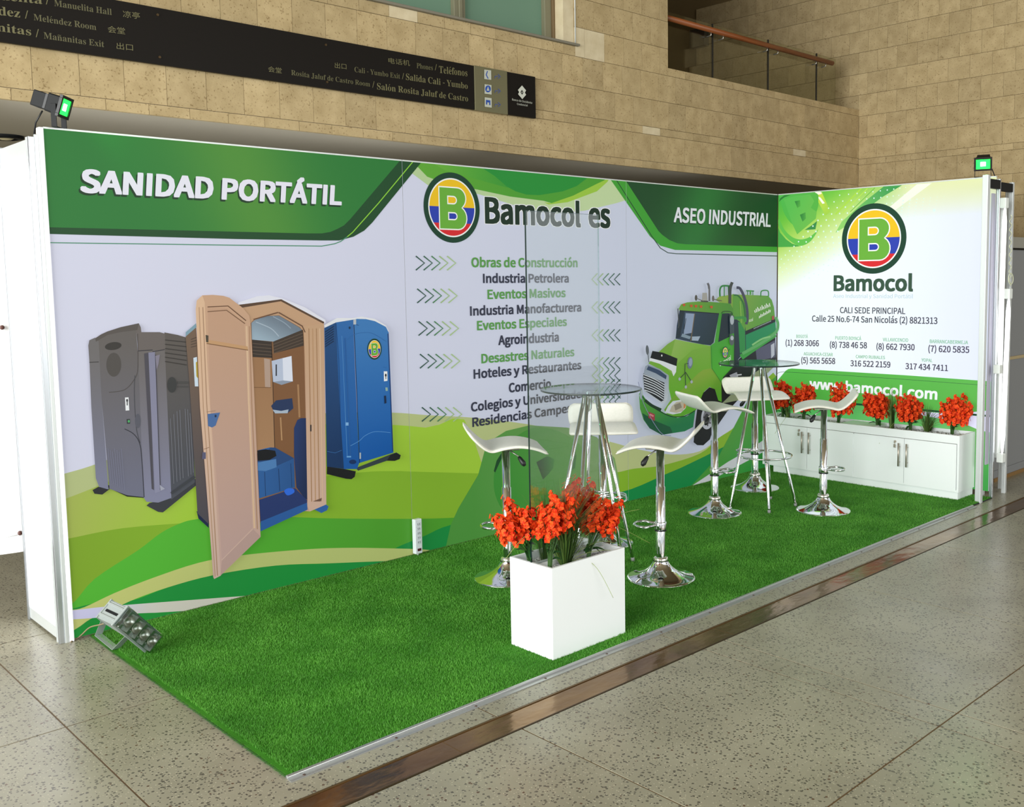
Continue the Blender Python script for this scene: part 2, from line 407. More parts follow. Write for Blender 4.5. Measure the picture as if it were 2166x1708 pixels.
# ================================================================== PRINTED BANNERS
L_, D_ = 5.874, 1.934
X1_, X2_ = 1.956, 3.918
ZB, ZT = 0.012, 2.40
class Plane:
    """art on the back wall (axis 1, value 0, 2-D = X,Z) or on the right wall (axis 0, value L_, 2-D = -Y,Z)"""
    def __init__(s, kind): s.kind = kind; s.n = 0
    def to2(s, x, y):
        if s.kind == 'back': p = on(x, y, 1, 0.0); return (p.x, p.z)
        p = on(x, y, 0, L_); return (-p.y, p.z)
    def to3(s, u, v, d):
        if s.kind == 'back': return (u, -d, v)
        return (L_ - d, -u, v)
BACK = Plane('back'); RIGHT = Plane('right')
panels = []          # (plane, u0, u1, dict group->bmesh)
class Panel:
    def __init__(s, plane, u0, u1, v0, v1): s.plane = plane; s.u0 = u0; s.u1 = u1; s.v0 = v0; s.v1 = v1; s.bms = {}
    def bm(s, g):
        if g not in s.bms:
            b = bmesh.new(); s.bms[g] = (b, b.loops.layers.float_color.new('ink'))
        return s.bms[g]
PA = Panel(BACK, 0.012, X1_ - 0.0012, ZB, ZT); PB = Panel(BACK, X1_ + 0.0012, X2_ - 0.0012, ZB, ZT); PC = Panel(BACK, X2_ + 0.0012, L_ - 0.006, ZB, ZT)
PR = Panel(RIGHT, 0.008, 1.905, 0.05, 2.40)
panels = [PA, PB, PC, PR]

def clip(poly, u0, u1, v0, v1):
    def cl(P, f, inter):
        out = []
        for i in range(len(P)):
            a = P[i - 1]; b = P[i]; fa = f(a); fb = f(b)
            if fb:
                if not fa: out.append(inter(a, b))
                out.append(b)
            elif fa: out.append(inter(a, b))
        return out
    def ix(k): return lambda a, b: (k, a[1] + (b[1] - a[1]) * (k - a[0]) / (b[0] - a[0]))
    def iy(k): return lambda a, b: (a[0] + (b[0] - a[0]) * (k - a[1]) / (b[1] - a[1]), k)
    for f, it in ((lambda p: p[0] >= u0, ix(u0)), (lambda p: p[0] <= u1, ix(u1)), (lambda p: p[1] >= v0, iy(v0)), (lambda p: p[1] <= v1, iy(v1))):
        if not poly: return poly
        poly = cl(poly, f, it)
    return poly

def smooth_pts(pts, n=5, closed=True):
    out = []; N = len(pts)
    for i in range(N if closed else N - 1):
        if closed: p0, p1, p2, p3 = pts[i - 1], pts[i], pts[(i + 1) % N], pts[(i + 2) % N]
        else: p0, p1, p2, p3 = pts[max(i - 1, 0)], pts[i], pts[i + 1], pts[min(i + 2, N - 1)]
        for k in range(n):
            t = k / n
            out.append(tuple(0.5 * ((2 * p1[j]) + (-p0[j] + p2[j]) * t + (2 * p0[j] - 5 * p1[j] + 4 * p2[j] - p3[j]) * t * t + (-p0[j] + 3 * p1[j] - 3 * p2[j] + p3[j]) * t ** 3) for j in (0, 1)))
    if not closed: out.append(pts[-1])
    return out

def emit(plane, group, poly2, col, cuts=0, inks=None):
    """poly2: points on the plane in metres; col: colour or f(u,v)"""
    plane.n += 1; d = 0.0006 + plane.n * 0.00012
    for P in panels:
        if P.plane is not plane: continue
        us = [p[0] for p in poly2]
        if max(us) < P.u0 or min(us) > P.u1: continue
        q = clip(list(poly2), P.u0, P.u1, P.v0, P.v1)
        qq = []
        for p in q:
            if not qq or abs(p[0] - qq[-1][0]) + abs(p[1] - qq[-1][1]) > 1e-5: qq.append(p)
        if len(qq) > 2 and abs(qq[0][0] - qq[-1][0]) + abs(qq[0][1] - qq[-1][1]) < 1e-5: qq.pop()
        if len(qq) < 3: continue
        tris = tessellate_polygon([[Vector((p[0], p[1], 0)) for p in qq]])
        t = bmesh.new(); vv = [t.verts.new((p[0], p[1], 0)) for p in qq]
        for tr in tris:
            try: t.faces.new([vv[i] for i in tr])
            except ValueError: pass
        if cuts and callable(col):
            u_0, u_1 = min(p[0] for p in qq), max(p[0] for p in qq); v_0, v_1 = min(p[1] for p in qq), max(p[1] for p in qq)
            st = max(u_1 - u_0, v_1 - v_0) / cuts
            for ax, a, b in ((0, u_0, u_1), (1, v_0, v_1)):
                k = a + st
                while k < b:
                    n = (1, 0, 0) if ax == 0 else (0, 1, 0); c = (k, 0, 0) if ax == 0 else (0, k, 0)
                    bmesh.ops.bisect_plane(t, geom=t.verts[:] + t.edges[:] + t.faces[:], plane_co=c, plane_no=n)
                    k += st
        put(P, group, t, col, d); t.free()

def put(P, group, t, col, d):
    bm, lay = P.bm(group); mp = {}
    ck = col if callable(col) else None
    cc = None if ck else (*lin(col), 1)
    for v in t.verts: mp[v] = bm.verts.new(P.plane.to3(v.co.x, v.co.y, d))
    for f in t.faces:
        vs_ = [mp[v] for v in f.verts]; co = [v.co for v in f.verts]
        n = sum((co[i].x * co[(i + 1) % len(co)].y - co[(i + 1) % len(co)].x * co[i].y) for i in range(len(co)))
        src = list(f.verts)
        if n < 0: vs_ = vs_[::-1]; src = src[::-1]
        try: nf = bm.faces.new(vs_)
        except ValueError: continue
        for lp, sv in zip(nf.loops, src): lp[lay] = (*lin(ck(sv.co.x, sv.co.y)), 1) if ck else cc

def mixc(a, b, t):
    t = max(0, min(1, t)); A = rgb(a); B = rgb(b); return tuple(A[i] + (B[i] - A[i]) * t for i in range(3))
def rgb(c):
    if isinstance(c, str): c = c.lstrip('#'); return tuple(int(c[i:i + 2], 16) / 255 for i in (0, 2, 4))
    return tuple(v / 255 for v in c) if max(c) > 1.0001 else tuple(c)

class Crop:
    """a picture area of a banner: points are given in the crop's own units"""
    def __init__(s, plane, ox, oy, sc, group): s.p = plane; s.ox = ox; s.oy = oy; s.s = sc; s.g = group
    def w(s, x, y): return s.p.to2(s.ox + x / s.s, s.oy + y / s.s)
    def poly(s, pts, col, grad=None, sm=False, cuts=12, clo=True):
        if sm: pts = smooth_pts(pts, 4)
        q = [s.w(*p) for p in pts]
        if grad:                                   # grad = ((x,y),(x,y),colour2)
            a = s.w(*grad[0]); b = s.w(*grad[1]); c1 = col; c2 = grad[2]; dx, dy = b[0] - a[0], b[1] - a[1]; dd = dx * dx + dy * dy
            f = lambda u, v: mixc(c1, c2, ((u - a[0]) * dx + (v - a[1]) * dy) / dd)
            emit(s.p, s.g, q, f, cuts)
        else: emit(s.p, s.g, q, col)
    def line(s, pts, wd, col, sm=False):
        if sm: pts = smooth_pts(pts, 5, False)
        n = len(pts); L1 = []; L2 = []
        for i, p in enumerate(pts):
            a = pts[max(i - 1, 0)]; b = pts[min(i + 1, n - 1)]; dx, dy = b[0] - a[0], b[1] - a[1]; l = math.hypot(dx, dy) or 1
            L1.append((p[0] - dy / l * wd / 2, p[1] + dx / l * wd / 2)); L2.append((p[0] + dy / l * wd / 2, p[1] - dx / l * wd / 2))
        emit(s.p, s.g, [s.w(*p) for p in L1 + L2[::-1]], col)
    def ell(s, cx, cy, rx, ry, col, rot=0, n=28, a0=0, a1=360, grad=None):
        r = math.radians(rot); pts = []
        k = n if a1 - a0 < 360 else n - 1
        for i in range(n):
            a = math.radians(a0 + (a1 - a0) * i / k) if a1 - a0 < 360 else 2 * math.pi * i / n
            x, y = rx * math.cos(a), ry * math.sin(a); pts.append((cx + x * math.cos(r) - y * math.sin(r), cy + x * math.sin(r) + y * math.cos(r)))
        s.poly(pts, col, grad)
    def box(s, x0, y0, x1, y1, col): s.poly([(x0, y0), (x1, y0), (x1, y1), (x0, y1)], col)

# fonts that come with Blender itself
def font(fn):
    try: return bpy.data.fonts.load(bpy.utils.system_resource('DATAFILES', path='fonts') + '/' + fn)
    except Exception: return None
F_SANS = font('Noto Sans CJK Regular.woff2'); F_MATH = font('NotoSansMath-Regular.woff2'); F_CJK = font('Noto Sans CJK Regular.woff2')
_tc = {}
def text_mesh(s, f=None, off=0.0, sp=1.0):
    k = (s, f.name if f else '', off, sp)
    if k in _tc: return _tc[k]
    cu = bpy.data.curves.new('t', 'FONT'); cu.body = s; cu.offset = off; cu.space_character = sp; cu.resolution_u = 3
    if f: cu.font = f
    o = bpy.data.objects.new('t', cu); C.objects.link(o); bpy.context.view_layer.update()
    me = bpy.data.meshes.new_from_object(o.evaluated_get(bpy.context.evaluated_depsgraph_get()))
    bpy.data.objects.remove(o); bpy.data.curves.remove(cu)
    vv = [(v.co.x, v.co.y) for v in me.vertices]; ff = [tuple(p.vertices) for p in me.polygons]; bpy.data.meshes.remove(me)
    _tc[k] = (vv, ff); return _tc[k]
def cap_h(f, off): 
    vv, _ = text_mesh('H', f, off); return max(v[1] for v in vv), min(v[1] for v in vv)
def put_text(plane, group, s, a, b, h, col, f=None, off=0.0, shear=0.0, push=(0, 0), fitoff=0.0, sp=1.0):
    """a, b: left and right end of the base line on the plane; h: cap height in metres; off: stroke weight added, in cap heights"""
    vv, ff = text_mesh(s, f, 0.0, sp)
    off = max(off, 0.0); fitoff = max(fitoff if fitoff else off, 0.0)
    x0 = min(v[0] for v in vv); x1 = max(v[0] for v in vv); ch = text_mesh('H', f, 0.0)[0]
    top = max(v[1] for v in ch); bot = min(v[1] for v in ch)
    sx = (b[0] - a[0]) / (x1 - x0); eh = min(h, sx * (top - bot) * 1.15); gx = off * h * min(1.0, sx * (top - bot) / h * 1.1); gy = off * h * 0.75; fx = fitoff * h * min(1.0, sx * (top - bot) / h * 1.1); fy = fitoff * h * 0.75
    L = (b[0] - a[0] - 2 * fx) / (x1 - x0); um = (a[0] + b[0]) / 2
    dirs = [(0, 0)] if off < 0.004 else ([(-.85, -.85), (.85, -.85), (-.85, .85), (.85, .85), (-.9, 0), (.9, 0), (0, .9), (0, -.9)] if off > 0.05 else [(-.8, -.8), (.8, -.8), (-.8, .8), (.8, .8)])
    tgt = [P for P in panels if P.plane is plane and P.u0 <= um <= P.u1]
    if not tgt: return
    for dx, dy in dirs:
        plane.n += 1 if (dx, dy) == dirs[0] else 0; d = 0.0006 + plane.n * 0.00012 + (0.00001 * dirs.index((dx, dy)))
        t = bmesh.new(); V = []
        for x, y in vv:
            k = (x - x0) * L / (b[0] - a[0]); yy = (y - bot) / (top - bot) * (h - 2 * fy) + fy
            V.append(t.verts.new((a[0] + fx + (x - x0) * L + shear * yy + push[0] + dx * gx, a[1] + (b[1] - a[1]) * k + yy + push[1] + dy * gy, 0)))
        for fc in ff:
            try: t.faces.new([V[i] for i in fc])
            except ValueError: pass
        put(tgt[0], group, t, col, d); t.free()
UID = [0]
def uid(g):
    UID[0] += 1; return g + '#%d' % UID[0]
def text_px(crop, s, bl, br, captop_y, col, off=0.02, shear=0.0, group='lettering', f='d', **kw):
    f = F_SANS if f == 'd' else f
    if group == 'lettering': group = uid(group)
    a = crop.w(*bl); b = crop.w(*br); h = crop.w(bl[0], captop_y)[1] - a[1]
    put_text(crop.p, group, s, a, b, h, col, f, off, shear, **kw)
    return a, b, h

def logo(plane, group, c, r, ry=None):
    ry = ry or r
    def circ(k, col, v0=-2, v1=2):
        pts = [(c[0] + r * k * math.cos(2 * math.pi * i / 64), c[1] + ry * k * max(v0, min(v1, math.sin(2 * math.pi * i / 64)))) for i in range(64)]
        emit(plane, group, pts, col)
    circ(1.0, '#16402c'); circ(0.84, '#f2f4f2'); circ(0.80, '#d8262c')
    def band(lo, hi, col):
        pts = []; k = 0.80
        aa = [math.asin(max(-1, min(1, lo / k))), math.asin(max(-1, min(1, hi / k)))]
        for i in range(17): a = aa[0] + (aa[1] - aa[0]) * i / 16; pts.append((c[0] + r * k * math.cos(a), c[1] + ry * k * math.sin(a)))
        for i in range(17): a = aa[1] + (aa[0] - aa[1]) * i / 16; pts.append((c[0] - r * k * math.cos(a), c[1] + ry * k * math.sin(a)))
        emit(plane, group, pts, col)
    band(-0.44, 0.02, '#2a3fae'); band(0.02, 0.80, '#efc21c')
    def arc(cx, cy, rx, ry_, a0, a1, n=9): return [(cx + rx * math.cos(math.radians(a0 + (a1 - a0) * i / n)), cy + ry_ * math.sin(math.radians(a0 + (a1 - a0) * i / n))) for i in range(n + 1)]
    def bshape(e, col):
        outer = [(-0.444 - e, -0.60 - e)] + arc(0.20, -0.285, 0.30 + e, 0.315 + e, -90, 62) + [(0.33 + e * .5, 0.01)] + arc(0.19, 0.275, 0.285 + e, 0.285 + e, -48, 90) + [(-0.444 - e, 0.56 + e)]
        hu = [(-0.176 + e, 0.095 + e)] + arc(0.045, 0.217, 0.125 - e, 0.122 - e, -90, 90) + [(-0.176 + e, 0.34 - e)]
        hl = [(-0.155 + e, -0.355 + e)] + arc(0.06, -0.24, 0.12 - e, 0.115 - e, -90, 90) + [(-0.155 + e, -0.125 - e)]
        rings = [[Vector((c[0] + x * r, c[1] + y * ry, 0)) for x, y in q] for q in (outer, hu, hl)]
        flat = [p_ for q in rings for p_ in q]; plane.n += 1; t = bmesh.new(); V = [t.verts.new(p_) for p_ in flat]
        for tr in tessellate_polygon(rings):
            try: t.faces.new([V[i] for i in tr])
            except ValueError: pass
        for P in panels:
            if P.plane is plane and P.u0 <= c[0] <= P.u1: put(P, group, t, col, 0.0006 + plane.n * 0.00012); break
        t.free()
    bshape(0.035, '#f4f6f2'); bshape(0.0, '#6aae3a')

Z = Crop(BACK, 0, 0, 1.0, 'background_print')
LAV = '#d3d5ea'
# ---- white ground of the three back banners, slightly uneven
def ground(u, v):
    return mixc('#d6d8ec', '#ccd3e6', (u - 1.5) / 2.5)
emit(BACK, 'background_print', [(0, 0), (6, 0), (6, 2.4), (0, 2.4)], ground, 14)
# ---- lower waves (banner one)
w4 = Crop(BACK, 0, 900, 3.094, 'background_print')
Z.poly([(80, 1020), (131, 1004), (195, 985), (300, 945), (420, 905), (560, 883), (700, 874), (824, 873), (909, 879), (1000, 884), (1117, 898), (1232, 921), (1302, 938), (1345, 950), (1420, 962), (1480, 955), (1521, 926), (1555, 902), (1573, 875), (1600, 858), (1660, 835), (1660, 1120), (80, 1420)],
       '#b4bf86', ((150, 1000), (700, 1000), '#b9c487'), sm=True, cuts=16)
Z.poly([(80, 1075), (134, 1057), (194, 1034), (300, 990), (420, 945), (600, 905), (760, 897), (900, 905), (1000, 925), (1020, 1400), (80, 1420)], '#a5b458', ((140, 1050), (420, 1080), '#a2cc3c'), sm=True, cuts=14)
Z.poly([(80, 1150), (139, 1141), (258, 1118), (414, 1105), (470, 1098), (640, 1020), (760, 1000), (840, 997), (870, 998), (1013, 1002), (1140, 1006), (1230, 1005), (1302, 1000), (1340, 992), (1400, 985), (1480, 960), (1521, 926), (1555, 902), (1581, 850), (1600, 835), (1645, 800), (1660, 1060), (80, 1420)],
       '#7fa52c', ((150, 1150), (420, 1120), '#86b42e'), sm=True, cuts=16)
Z.poly([(80, 1300), (147, 1282), (200, 1225), (291, 1165), (340, 1128), (380, 1108), (414, 1099), (480, 1094), (600, 1094), (700, 1097), (840, 1098), (951, 1096), (1100, 1085), (1250, 1060), (1350, 1040), (1440, 1010), (1660, 930), (1660, 1100), (80, 1420)],
       '#55b536', ((330, 1200), (800, 1120), '#4f9f2e'), sm=True, cuts=16)
# deep green strips
Z.poly([(80, 1310), (147, 1290), (210, 1275), (275, 1272), (355, 1243), (452, 1217), (582, 1197), (700, 1192), (800, 1180), (840, 1158), (898, 1134), (953, 1111), (1060, 1095), (1170, 1075), (1250, 1055), (1335, 1035), (1440, 990), (1660, 905), (1660, 1100), (80, 1420)],
       '#1e8f3c', ((600, 1200), (1200, 1090), '#178a47'), sm=True, cuts=14)
Z.poly([(100, 1296), (147, 1291), (178, 1285), (242, 1255), (323, 1223), (420, 1191), (504, 1176), (614, 1165), (700, 1160), (800, 1160), (921, 1166), (921, 1190), (840, 1187), (700, 1192), (582, 1197), (452, 1217), (355, 1243), (275, 1272), (225, 1298), (191, 1310), (152, 1336), (100, 1350)],
       '#c3c878', ((230, 1270), (560, 1190), '#b7c376'), sm=True, cuts=12)
Z.poly([(100, 1293), (148, 1292), (210, 1285), (281, 1279), (400, 1270), (536, 1260), (560, 1262), (414, 1292), (291, 1298), (220, 1306), (149, 1311), (100, 1313)], '#cfcdee', ((200, 1300), (330, 1285), '#cfcdc0'), sm=True, cuts=10)
Z.poly([(100, 1360), (152, 1336), (191, 1312), (240, 1303), (291, 1299), (420, 1291), (380, 1320), (150, 1370)], '#23913a')
# ---- lower art of banners two and three
Z.poly([(1029, 938), (1011, 1005), (969, 1076), (953, 1111), (940, 1170), (1290, 1090), (1310, 1020), (1300, 970), (1262, 925), (1200, 905), (1120, 900), (1070, 912)], '#4f953f', ((1000, 1050), (1250, 950), '#7da663'), cuts=14)
Z.poly([(1044, 1010), (1052, 975), (1067, 950), (1090, 925), (1130, 905), (1180, 912), (1225, 940), (1240, 980), (1225, 1040), (1190, 1080), (1120, 1100), (1070, 1085), (1048, 1050)], '#3f9038', ((1060, 1050), (1230, 950), '#63a04a'), sm=True, cuts=12)
Z.poly([(1044, 997), (1050, 975), (1067, 948), (1068, 955), (1056, 980), (1047, 1000)], '#1d4a28')
Z.poly([(1134, 978), (1157, 965), (1172, 972), (1170, 990), (1160, 1003), (1148, 1015)], '#1f4a26', ((1140, 995), (1172, 985), '#3f8a3a'), cuts=6)
Z.poly([(1212, 940), (1219, 965), (1216, 990), (1206, 997), (1200, 997), (1208, 975), (1207, 955)], '#3a7a3a')
Z.poly([(1520, 965), (1580, 850), (1648, 790), (1648, 1000), (1456, 1034)], '#4f9a3c', ((1560, 900), (1600, 1010), '#2f9440'), cuts=8)
Z.poly([(1454, 1034), (1540, 977), (1591, 948), (1650, 905), (1650, 935), (1591, 970), (1500, 1018)], '#cfd3d6')
# ---- header of banner two
Z.poly([(872, 335), (1345, 380), (1335, 420), (1303, 430), (1236, 446), (1166, 453), (1096, 437), (1012, 411), (950, 402), (906, 393), (871, 367)], '#b6cf9a', ((900, 390), (1250, 420), '#c2d8a4'), cuts=10)
Z.poly([(878, 335), (1290, 375), (1262, 390), (1212, 414), (1166, 430), (1149, 425), (1078, 416), (1008, 401), (950, 392), (903, 374), (880, 350)], '#5fa833', ((900, 360), (1100, 410), '#4f9f33'), cuts=10)
Z.poly([(1150, 428), (1166, 430), (1212, 414), (1262, 389), (1290, 376), (1284, 385), (1262, 405), (1200, 428), (1160, 433)], '#9dc944')
Z.poly([(1005, 345), (1250, 370), (1240, 378), (1219, 394), (1190, 405), (1166, 409), (1140, 413), (1113, 412), (1090, 405), (1068, 393), (1040, 370)], '#279038')
Z.poly([(905, 340), (1010, 350), (1045, 372), (1075, 398), (1010, 380), (940, 360)], '#6fb23a', ((905, 345), (1060, 390), '#3f9a35'), cuts=6)
# ---- header of banner one
H1 = Crop(BACK, 0, 0, 1.0, 'background_print')
Z.poly([(60, 250), (910, 330), (892, 342), (787, 471), (770, 488), (747, 501), (717, 509), (680, 509), (500, 506), (60, 494)], '#1b4a26')
def hdr(u, v):
    a = math.exp(-((u - 1.02 + (v - 2.1) * 0.35) / 0.34) ** 2); return mixc('#2a7a35', '#4f8f36', a)
emit(BACK, 'background_print', [Z.w(*p) for p in ((60, 240), (850, 325), (847, 338), (740, 464), (727, 477), (714, 484), (698, 491), (680, 494), (650, 494), (60, 480))], hdr, 20)
Z.line([(878, 336), (800, 430), (745, 492), (734, 501)], 2.0, '#8fd23c')
Z.line([(734, 501), (720, 511), (707, 516), (680, 521), (500, 519), (60, 513)], 2.0, '#4e8f6e')
# ---- header of banner three
Z.poly([(1285, 372), (1660, 405), (1660, 534), (1427, 529), (1396, 520), (1374, 500)], '#43a035', ((1300, 390), (1400, 520), '#3f9f36'), cuts=6)
def hdr3(u, v):
    a = math.exp(-((u - 4.75 - (v - 2.1) * 0.5) / 0.36) ** 2); return mixc('#1d4a28', '#2f7a3a', a * 0.9)
emit(BACK, 'background_print', [Z.w(*p) for p in ((1318, 375), (1660, 405), (1660, 523), (1450, 517), (1432, 515), (1415, 508), (1400, 497), (1392, 489))], hdr3, 16)
Z.line([(1301, 378), (1378, 500), (1396, 525), (1412, 535), (1430, 537), (1650, 542)], 1.6, '#23432f')
# ---- lettering on the back wall
A, B_, h = text_px(Z, 'SANIDAD PORTÁTIL', (168, 408), (722, 435), 357, '#1a3a22', off=0.07, shear=0.10, push=(-0.008, -0.010))
text_px(Z, 'SANIDAD PORTÁTIL', (168, 408), (722, 435), 357, '#e9e9f6', off=0.07, shear=0.10)
c3 = Crop(BACK, 1200, 0, 2.242, 'background_print')
text_px(c3, 'ASEO INDUSTRIAL', (502, 1055), (962, 1078), 982, '#14301c', off=0.05, shear=0.08, push=(-0.006, -0.008))
text_px(c3, 'ASEO INDUSTRIAL', (502, 1055), (962, 1078), 982, '#e4e8ee', off=0.05, shear=0.08)
c6 = Crop(BACK, 850, 340, 2.846, 'background_print')
lc = c6.w(301, 284); lr = c6.w(301, 72)[1] - c6.w(301, 284)[1]
logo(BACK, 'logo', lc, (c6.w(470, 284)[0] - c6.w(133, 284)[0]) / 2, lr)
for o_, cl in ((0.10, '#eef0f2'), (0.06, '#1c3224')):
    for s_, l, r_, bl, br, tp in (('Bamocol', 497, 1075, 380, 402, 217), ('es', 1120, 1253, 403, 408, 247)):
        a = c6.w(l, bl); b = c6.w(r_, br); put_text(BACK, 'lettering#' + s_, s_, a, b, c6.w(l, tp)[1] - a[1], cl, F_SANS, o_, fitoff=0.06)
GRN, DRK = '#5c9a50', '#36394a'
for s_, l, r_, bl, br, top, cl in (('Obras de Construcción', 415, 1055, 643, 643, 583, GRN), ('Industria Petrolera', 485, 1002, 738, 735, 681, DRK), ('Eventos Masivos', 512, 983, 835, 823, 777, GRN),
        ('Industria Manofacturera', 407, 1077, 935, 909, 877, DRK), ('Eventos Especiales', 449, 990, 1023, 996, 965, GRN), ('Agroindustria', 577, 942, 1112, 1090, 1053, DRK),
        ('Desastres Naturales', 475, 1035, 1222, 1178, 1164, GRN), ('Hoteles y Restaurantes', 428, 1077, 1315, 1256, 1257, DRK), ('Comercio', 640, 895, 1398, 1370, 1340, DRK),
        ('Colegios y Universidades', 412, 1100, 1513, 1426, 1456, DRK), ('Residencias Campestres', 420, 1118, 1605, 1500, 1548, DRK)):
    text_px(c6, s_, (l, bl), (r_, br), top, cl, off=0.058)
cc = ['#35584c', '#3b6650', '#4f8458', '#9fbc84', '#a8c48c']
c6.g = 'chevrons'
for gx_, gy_ in ((80, 575), (88, 772), (96, 968), (104, 1165), (115, 1485)):
    c6.g = uid('chevron_row')
    for k in range(5):
        x = gx_ + k * 47; c6.line([(x, gy_), (x + 52, gy_ + 42), (x, gy_ + 85)], 8, cc[k])
for gy_ in (715, 884, 1052, 1220, 1294, 1352, 1395, 1450):
    c6.g = uid('chevron_row')
    for k in range(5):
        x = 1308 - k * 34; dy = 36; c6.line([(x, gy_ - dy), (x - 34, gy_), (x, gy_ + dy)], 6, cc[k])
c6.g = 'background_print'

# ---- picture: grey toilet
g = Crop(BACK, 170, 640, 3.634, 'toilet_picture')
g.poly([(85, 1440), (130, 1415), (220, 1430), (160, 1475), (100, 1468)], '#2a2b30')
g.poly([(500, 1560), (520, 1540), (680, 1500), (880, 1350), (880, 1405), (625, 1612), (590, 1608)], '#3a3c42')
g.poly([(200, 1420), (350, 1490), (480, 1500), (480, 1475), (200, 1400)], '#15161a')
g.poly([(636, 230), (740, 250), (800, 268), (830, 300), (872, 1380), (690, 1512), (675, 1500)], '#5f5954', ((700, 300), (760, 1400), '#4d5059'))
g.poly([(430, 370), (640, 360), (690, 1500), (590, 1536), (500, 1530), (478, 1500)], '#6e6967', ((500, 400), (560, 1480), '#8486a0'))
g.poly([(415, 165), (440, 160), (455, 190), (460, 228), (600, 228), (640, 240), (645, 362), (435, 375)], '#6b6461')
g.poly([(110, 300), (200, 240), (420, 210), (438, 500), (460, 1080), (482, 1495), (350, 1480), (215, 1430), (130, 460)], '#66615e', ((200, 300), (300, 1450), '#707286'))
g.poly([(52, 330), (60, 290), (105, 270), (132, 300), (152, 700), (207, 1435), (135, 1415), (110, 1350), (75, 800), (62, 480)], '#6f6c6c', ((90, 400), (150, 1400), '#7c7f98'))
g.poly([(105, 275), (150, 245), (200, 222), (300, 190), (415, 165), (440, 160), (428, 212), (300, 228), (200, 250), (110, 302)], '#5a5450')
g.line([(60, 460), (132, 457)], 6, '#3c3a3a'); g.line([(435, 372), (545, 365), (545, 378), (638, 362)], 6, '#35333a')
g.ell(243, 335, 64, 30, '#3a3734', -8); g.ell(247, 478, 57, 92, '#524e4b')
g.line([(430, 240), (432, 500), (405, 590), (330, 670), (210, 690)], 5, '#4f4a48', True)
g.line([(330, 970), (400, 1010), (445, 1080), (462, 1200), (480, 1495)], 6, '#33343c', True)
g.line([(410, 560), (405, 700), (420, 960), (450, 1080)], 5, '#45464c', True); g.ell(432, 910, 22, 55, '#5a5b66')
g.poly([(333, 730), (360, 728), (366, 828), (338, 830)], '#eef1f4'); g.ell(349, 752, 7, 12, '#222228'); g.box(346, 760, 353, 790, '#222228')
g.poly([(345, 895), (370, 893), (372, 930), (348, 932)], '#3a3d40'); g.ell(362, 912, 8, 10, '#4fb06a')
g.poly([(480, 392), (512, 385), (555, 1440), (538, 1430)], '#4e4c55'); g.poly([(512, 385), (562, 380), (604, 1450), (562, 1465)], '#85859c', ((530, 400), (580, 1400), '#8c8da6')); g.line([(566, 400), (604, 1440)], 6, '#3c3b44')
g.poly([(566, 410), (600, 400), (590, 470), (575, 520)], '#858090'); g.poly([(600, 1400), (640, 1430), (605, 1445)], '#a5a7b8')
for k in range(6): g.line([(640, 288 + k * 33), (805, 305 + k * 35)], 7, '#3a3633')
for k, x in enumerate((680, 705, 730, 752, 792, 812, 830)): g.line([(x, (890, 858, 835, 825, 815, 820, 850)[k]), (x + 26, 1390 - k * 14)], 4, '#7a7c86')
for k in range(7): g.line([(200 + k * 17, 1120 + (k % 3) * 12), (225 + k * 17, 1380 + k * 10)], 3, '#7d7f95')
g.ell(692, 632, 36, 60, '#3b3c3c'); g.box(735, 605, 815, 625, '#4b4a49'); g.box(738, 640, 815, 652, '#4b4a49')
g.line([(685, 1465), (868, 1335)], 20, '#3e4147')
# ---- picture: tan toilet with its door open
t = Crop(BACK, 400, 600, 4.743, 'toilet_picture#2'); U = Crop(BACK, 400, 900, 5.023, 'toilet_picture#2'); p = Crop(BACK, 0, 0, 1, 'toilet_picture#2')
p.poly([(412, 1080), (437, 1100), (438, 1116), (416, 1096)], '#1b2646')
p.poly([(389, 712), (411, 690), (418, 800), (440, 1110), (414, 1085), (398, 820)], '#75604f', ((400, 720), (430, 1090), '#4d4a52'))
p.poly([(389, 703), (411, 684), (412, 692), (389, 712)], '#7fa0b0')
t.poly([(25, 745), (60, 735), (75, 1030), (40, 1030)], '#cfe0ee'); t.poly([(50, 790), (64, 780), (72, 950), (55, 930)], '#b59b30')
for k in range(4): t.line([(0, 560 + k * 26), (55, 540 + k * 28)], 7, '#4c4036')
p.poly([(500, 640), (540, 627), (565, 625), (592, 631), (640, 650), (684, 677), (684, 684), (592, 636), (500, 650)], '#e4e5f0')
p.poly([(498, 646), (590, 634), (680, 683), (683, 900), (685, 1066), (650, 1081), (560, 1075), (500, 900)], '#c49e7c', ((600, 660), (660, 1060), '#caa894'))
t.poly([(465, 215), (905, 158), (1335, 385), (1330, 405), (900, 178), (480, 248)], '#5b4433')
p.poly([(526, 684), (531, 678), (565, 668), (586, 667), (630, 692), (638, 702), (646, 1060), (546, 1105), (535, 960)], '#8a6546')
t.poly([(605, 395), (640, 365), (760, 325), (880, 322), (1085, 440), (1115, 470), (830, 582), (610, 562)], '#72808e', ((800, 340), (700, 560), '#9db2c2'))
t.line([(650, 385), (800, 450), (880, 530)], 9, '#a9b8c6', True); t.line([(820, 330), (930, 390), (1000, 450)], 9, '#93a2b0', True)
t.poly([(612, 562), (802, 582), (812, 745), (618, 735)], '#3c332d'); t.poly([(822, 582), (1120, 462), (1130, 625), (830, 705)], '#44382f')
for k in range(4): t.line([(615, 600 + k * 34), (806, 618 + k * 34)], 5, '#6a5a4c'); t.line([(824, 610 + k * 30), (1122, 495 + k * 32)], 5, '#6a5a4c')
t.poly([(616, 738), (808, 748), (836, 1700), (655, 1700)], '#9d7552', ((700, 760), (740, 1690), '#a9825f')); t.poly([(812, 705), (1130, 622), (1155, 1700), (838, 1700)], '#80593a')
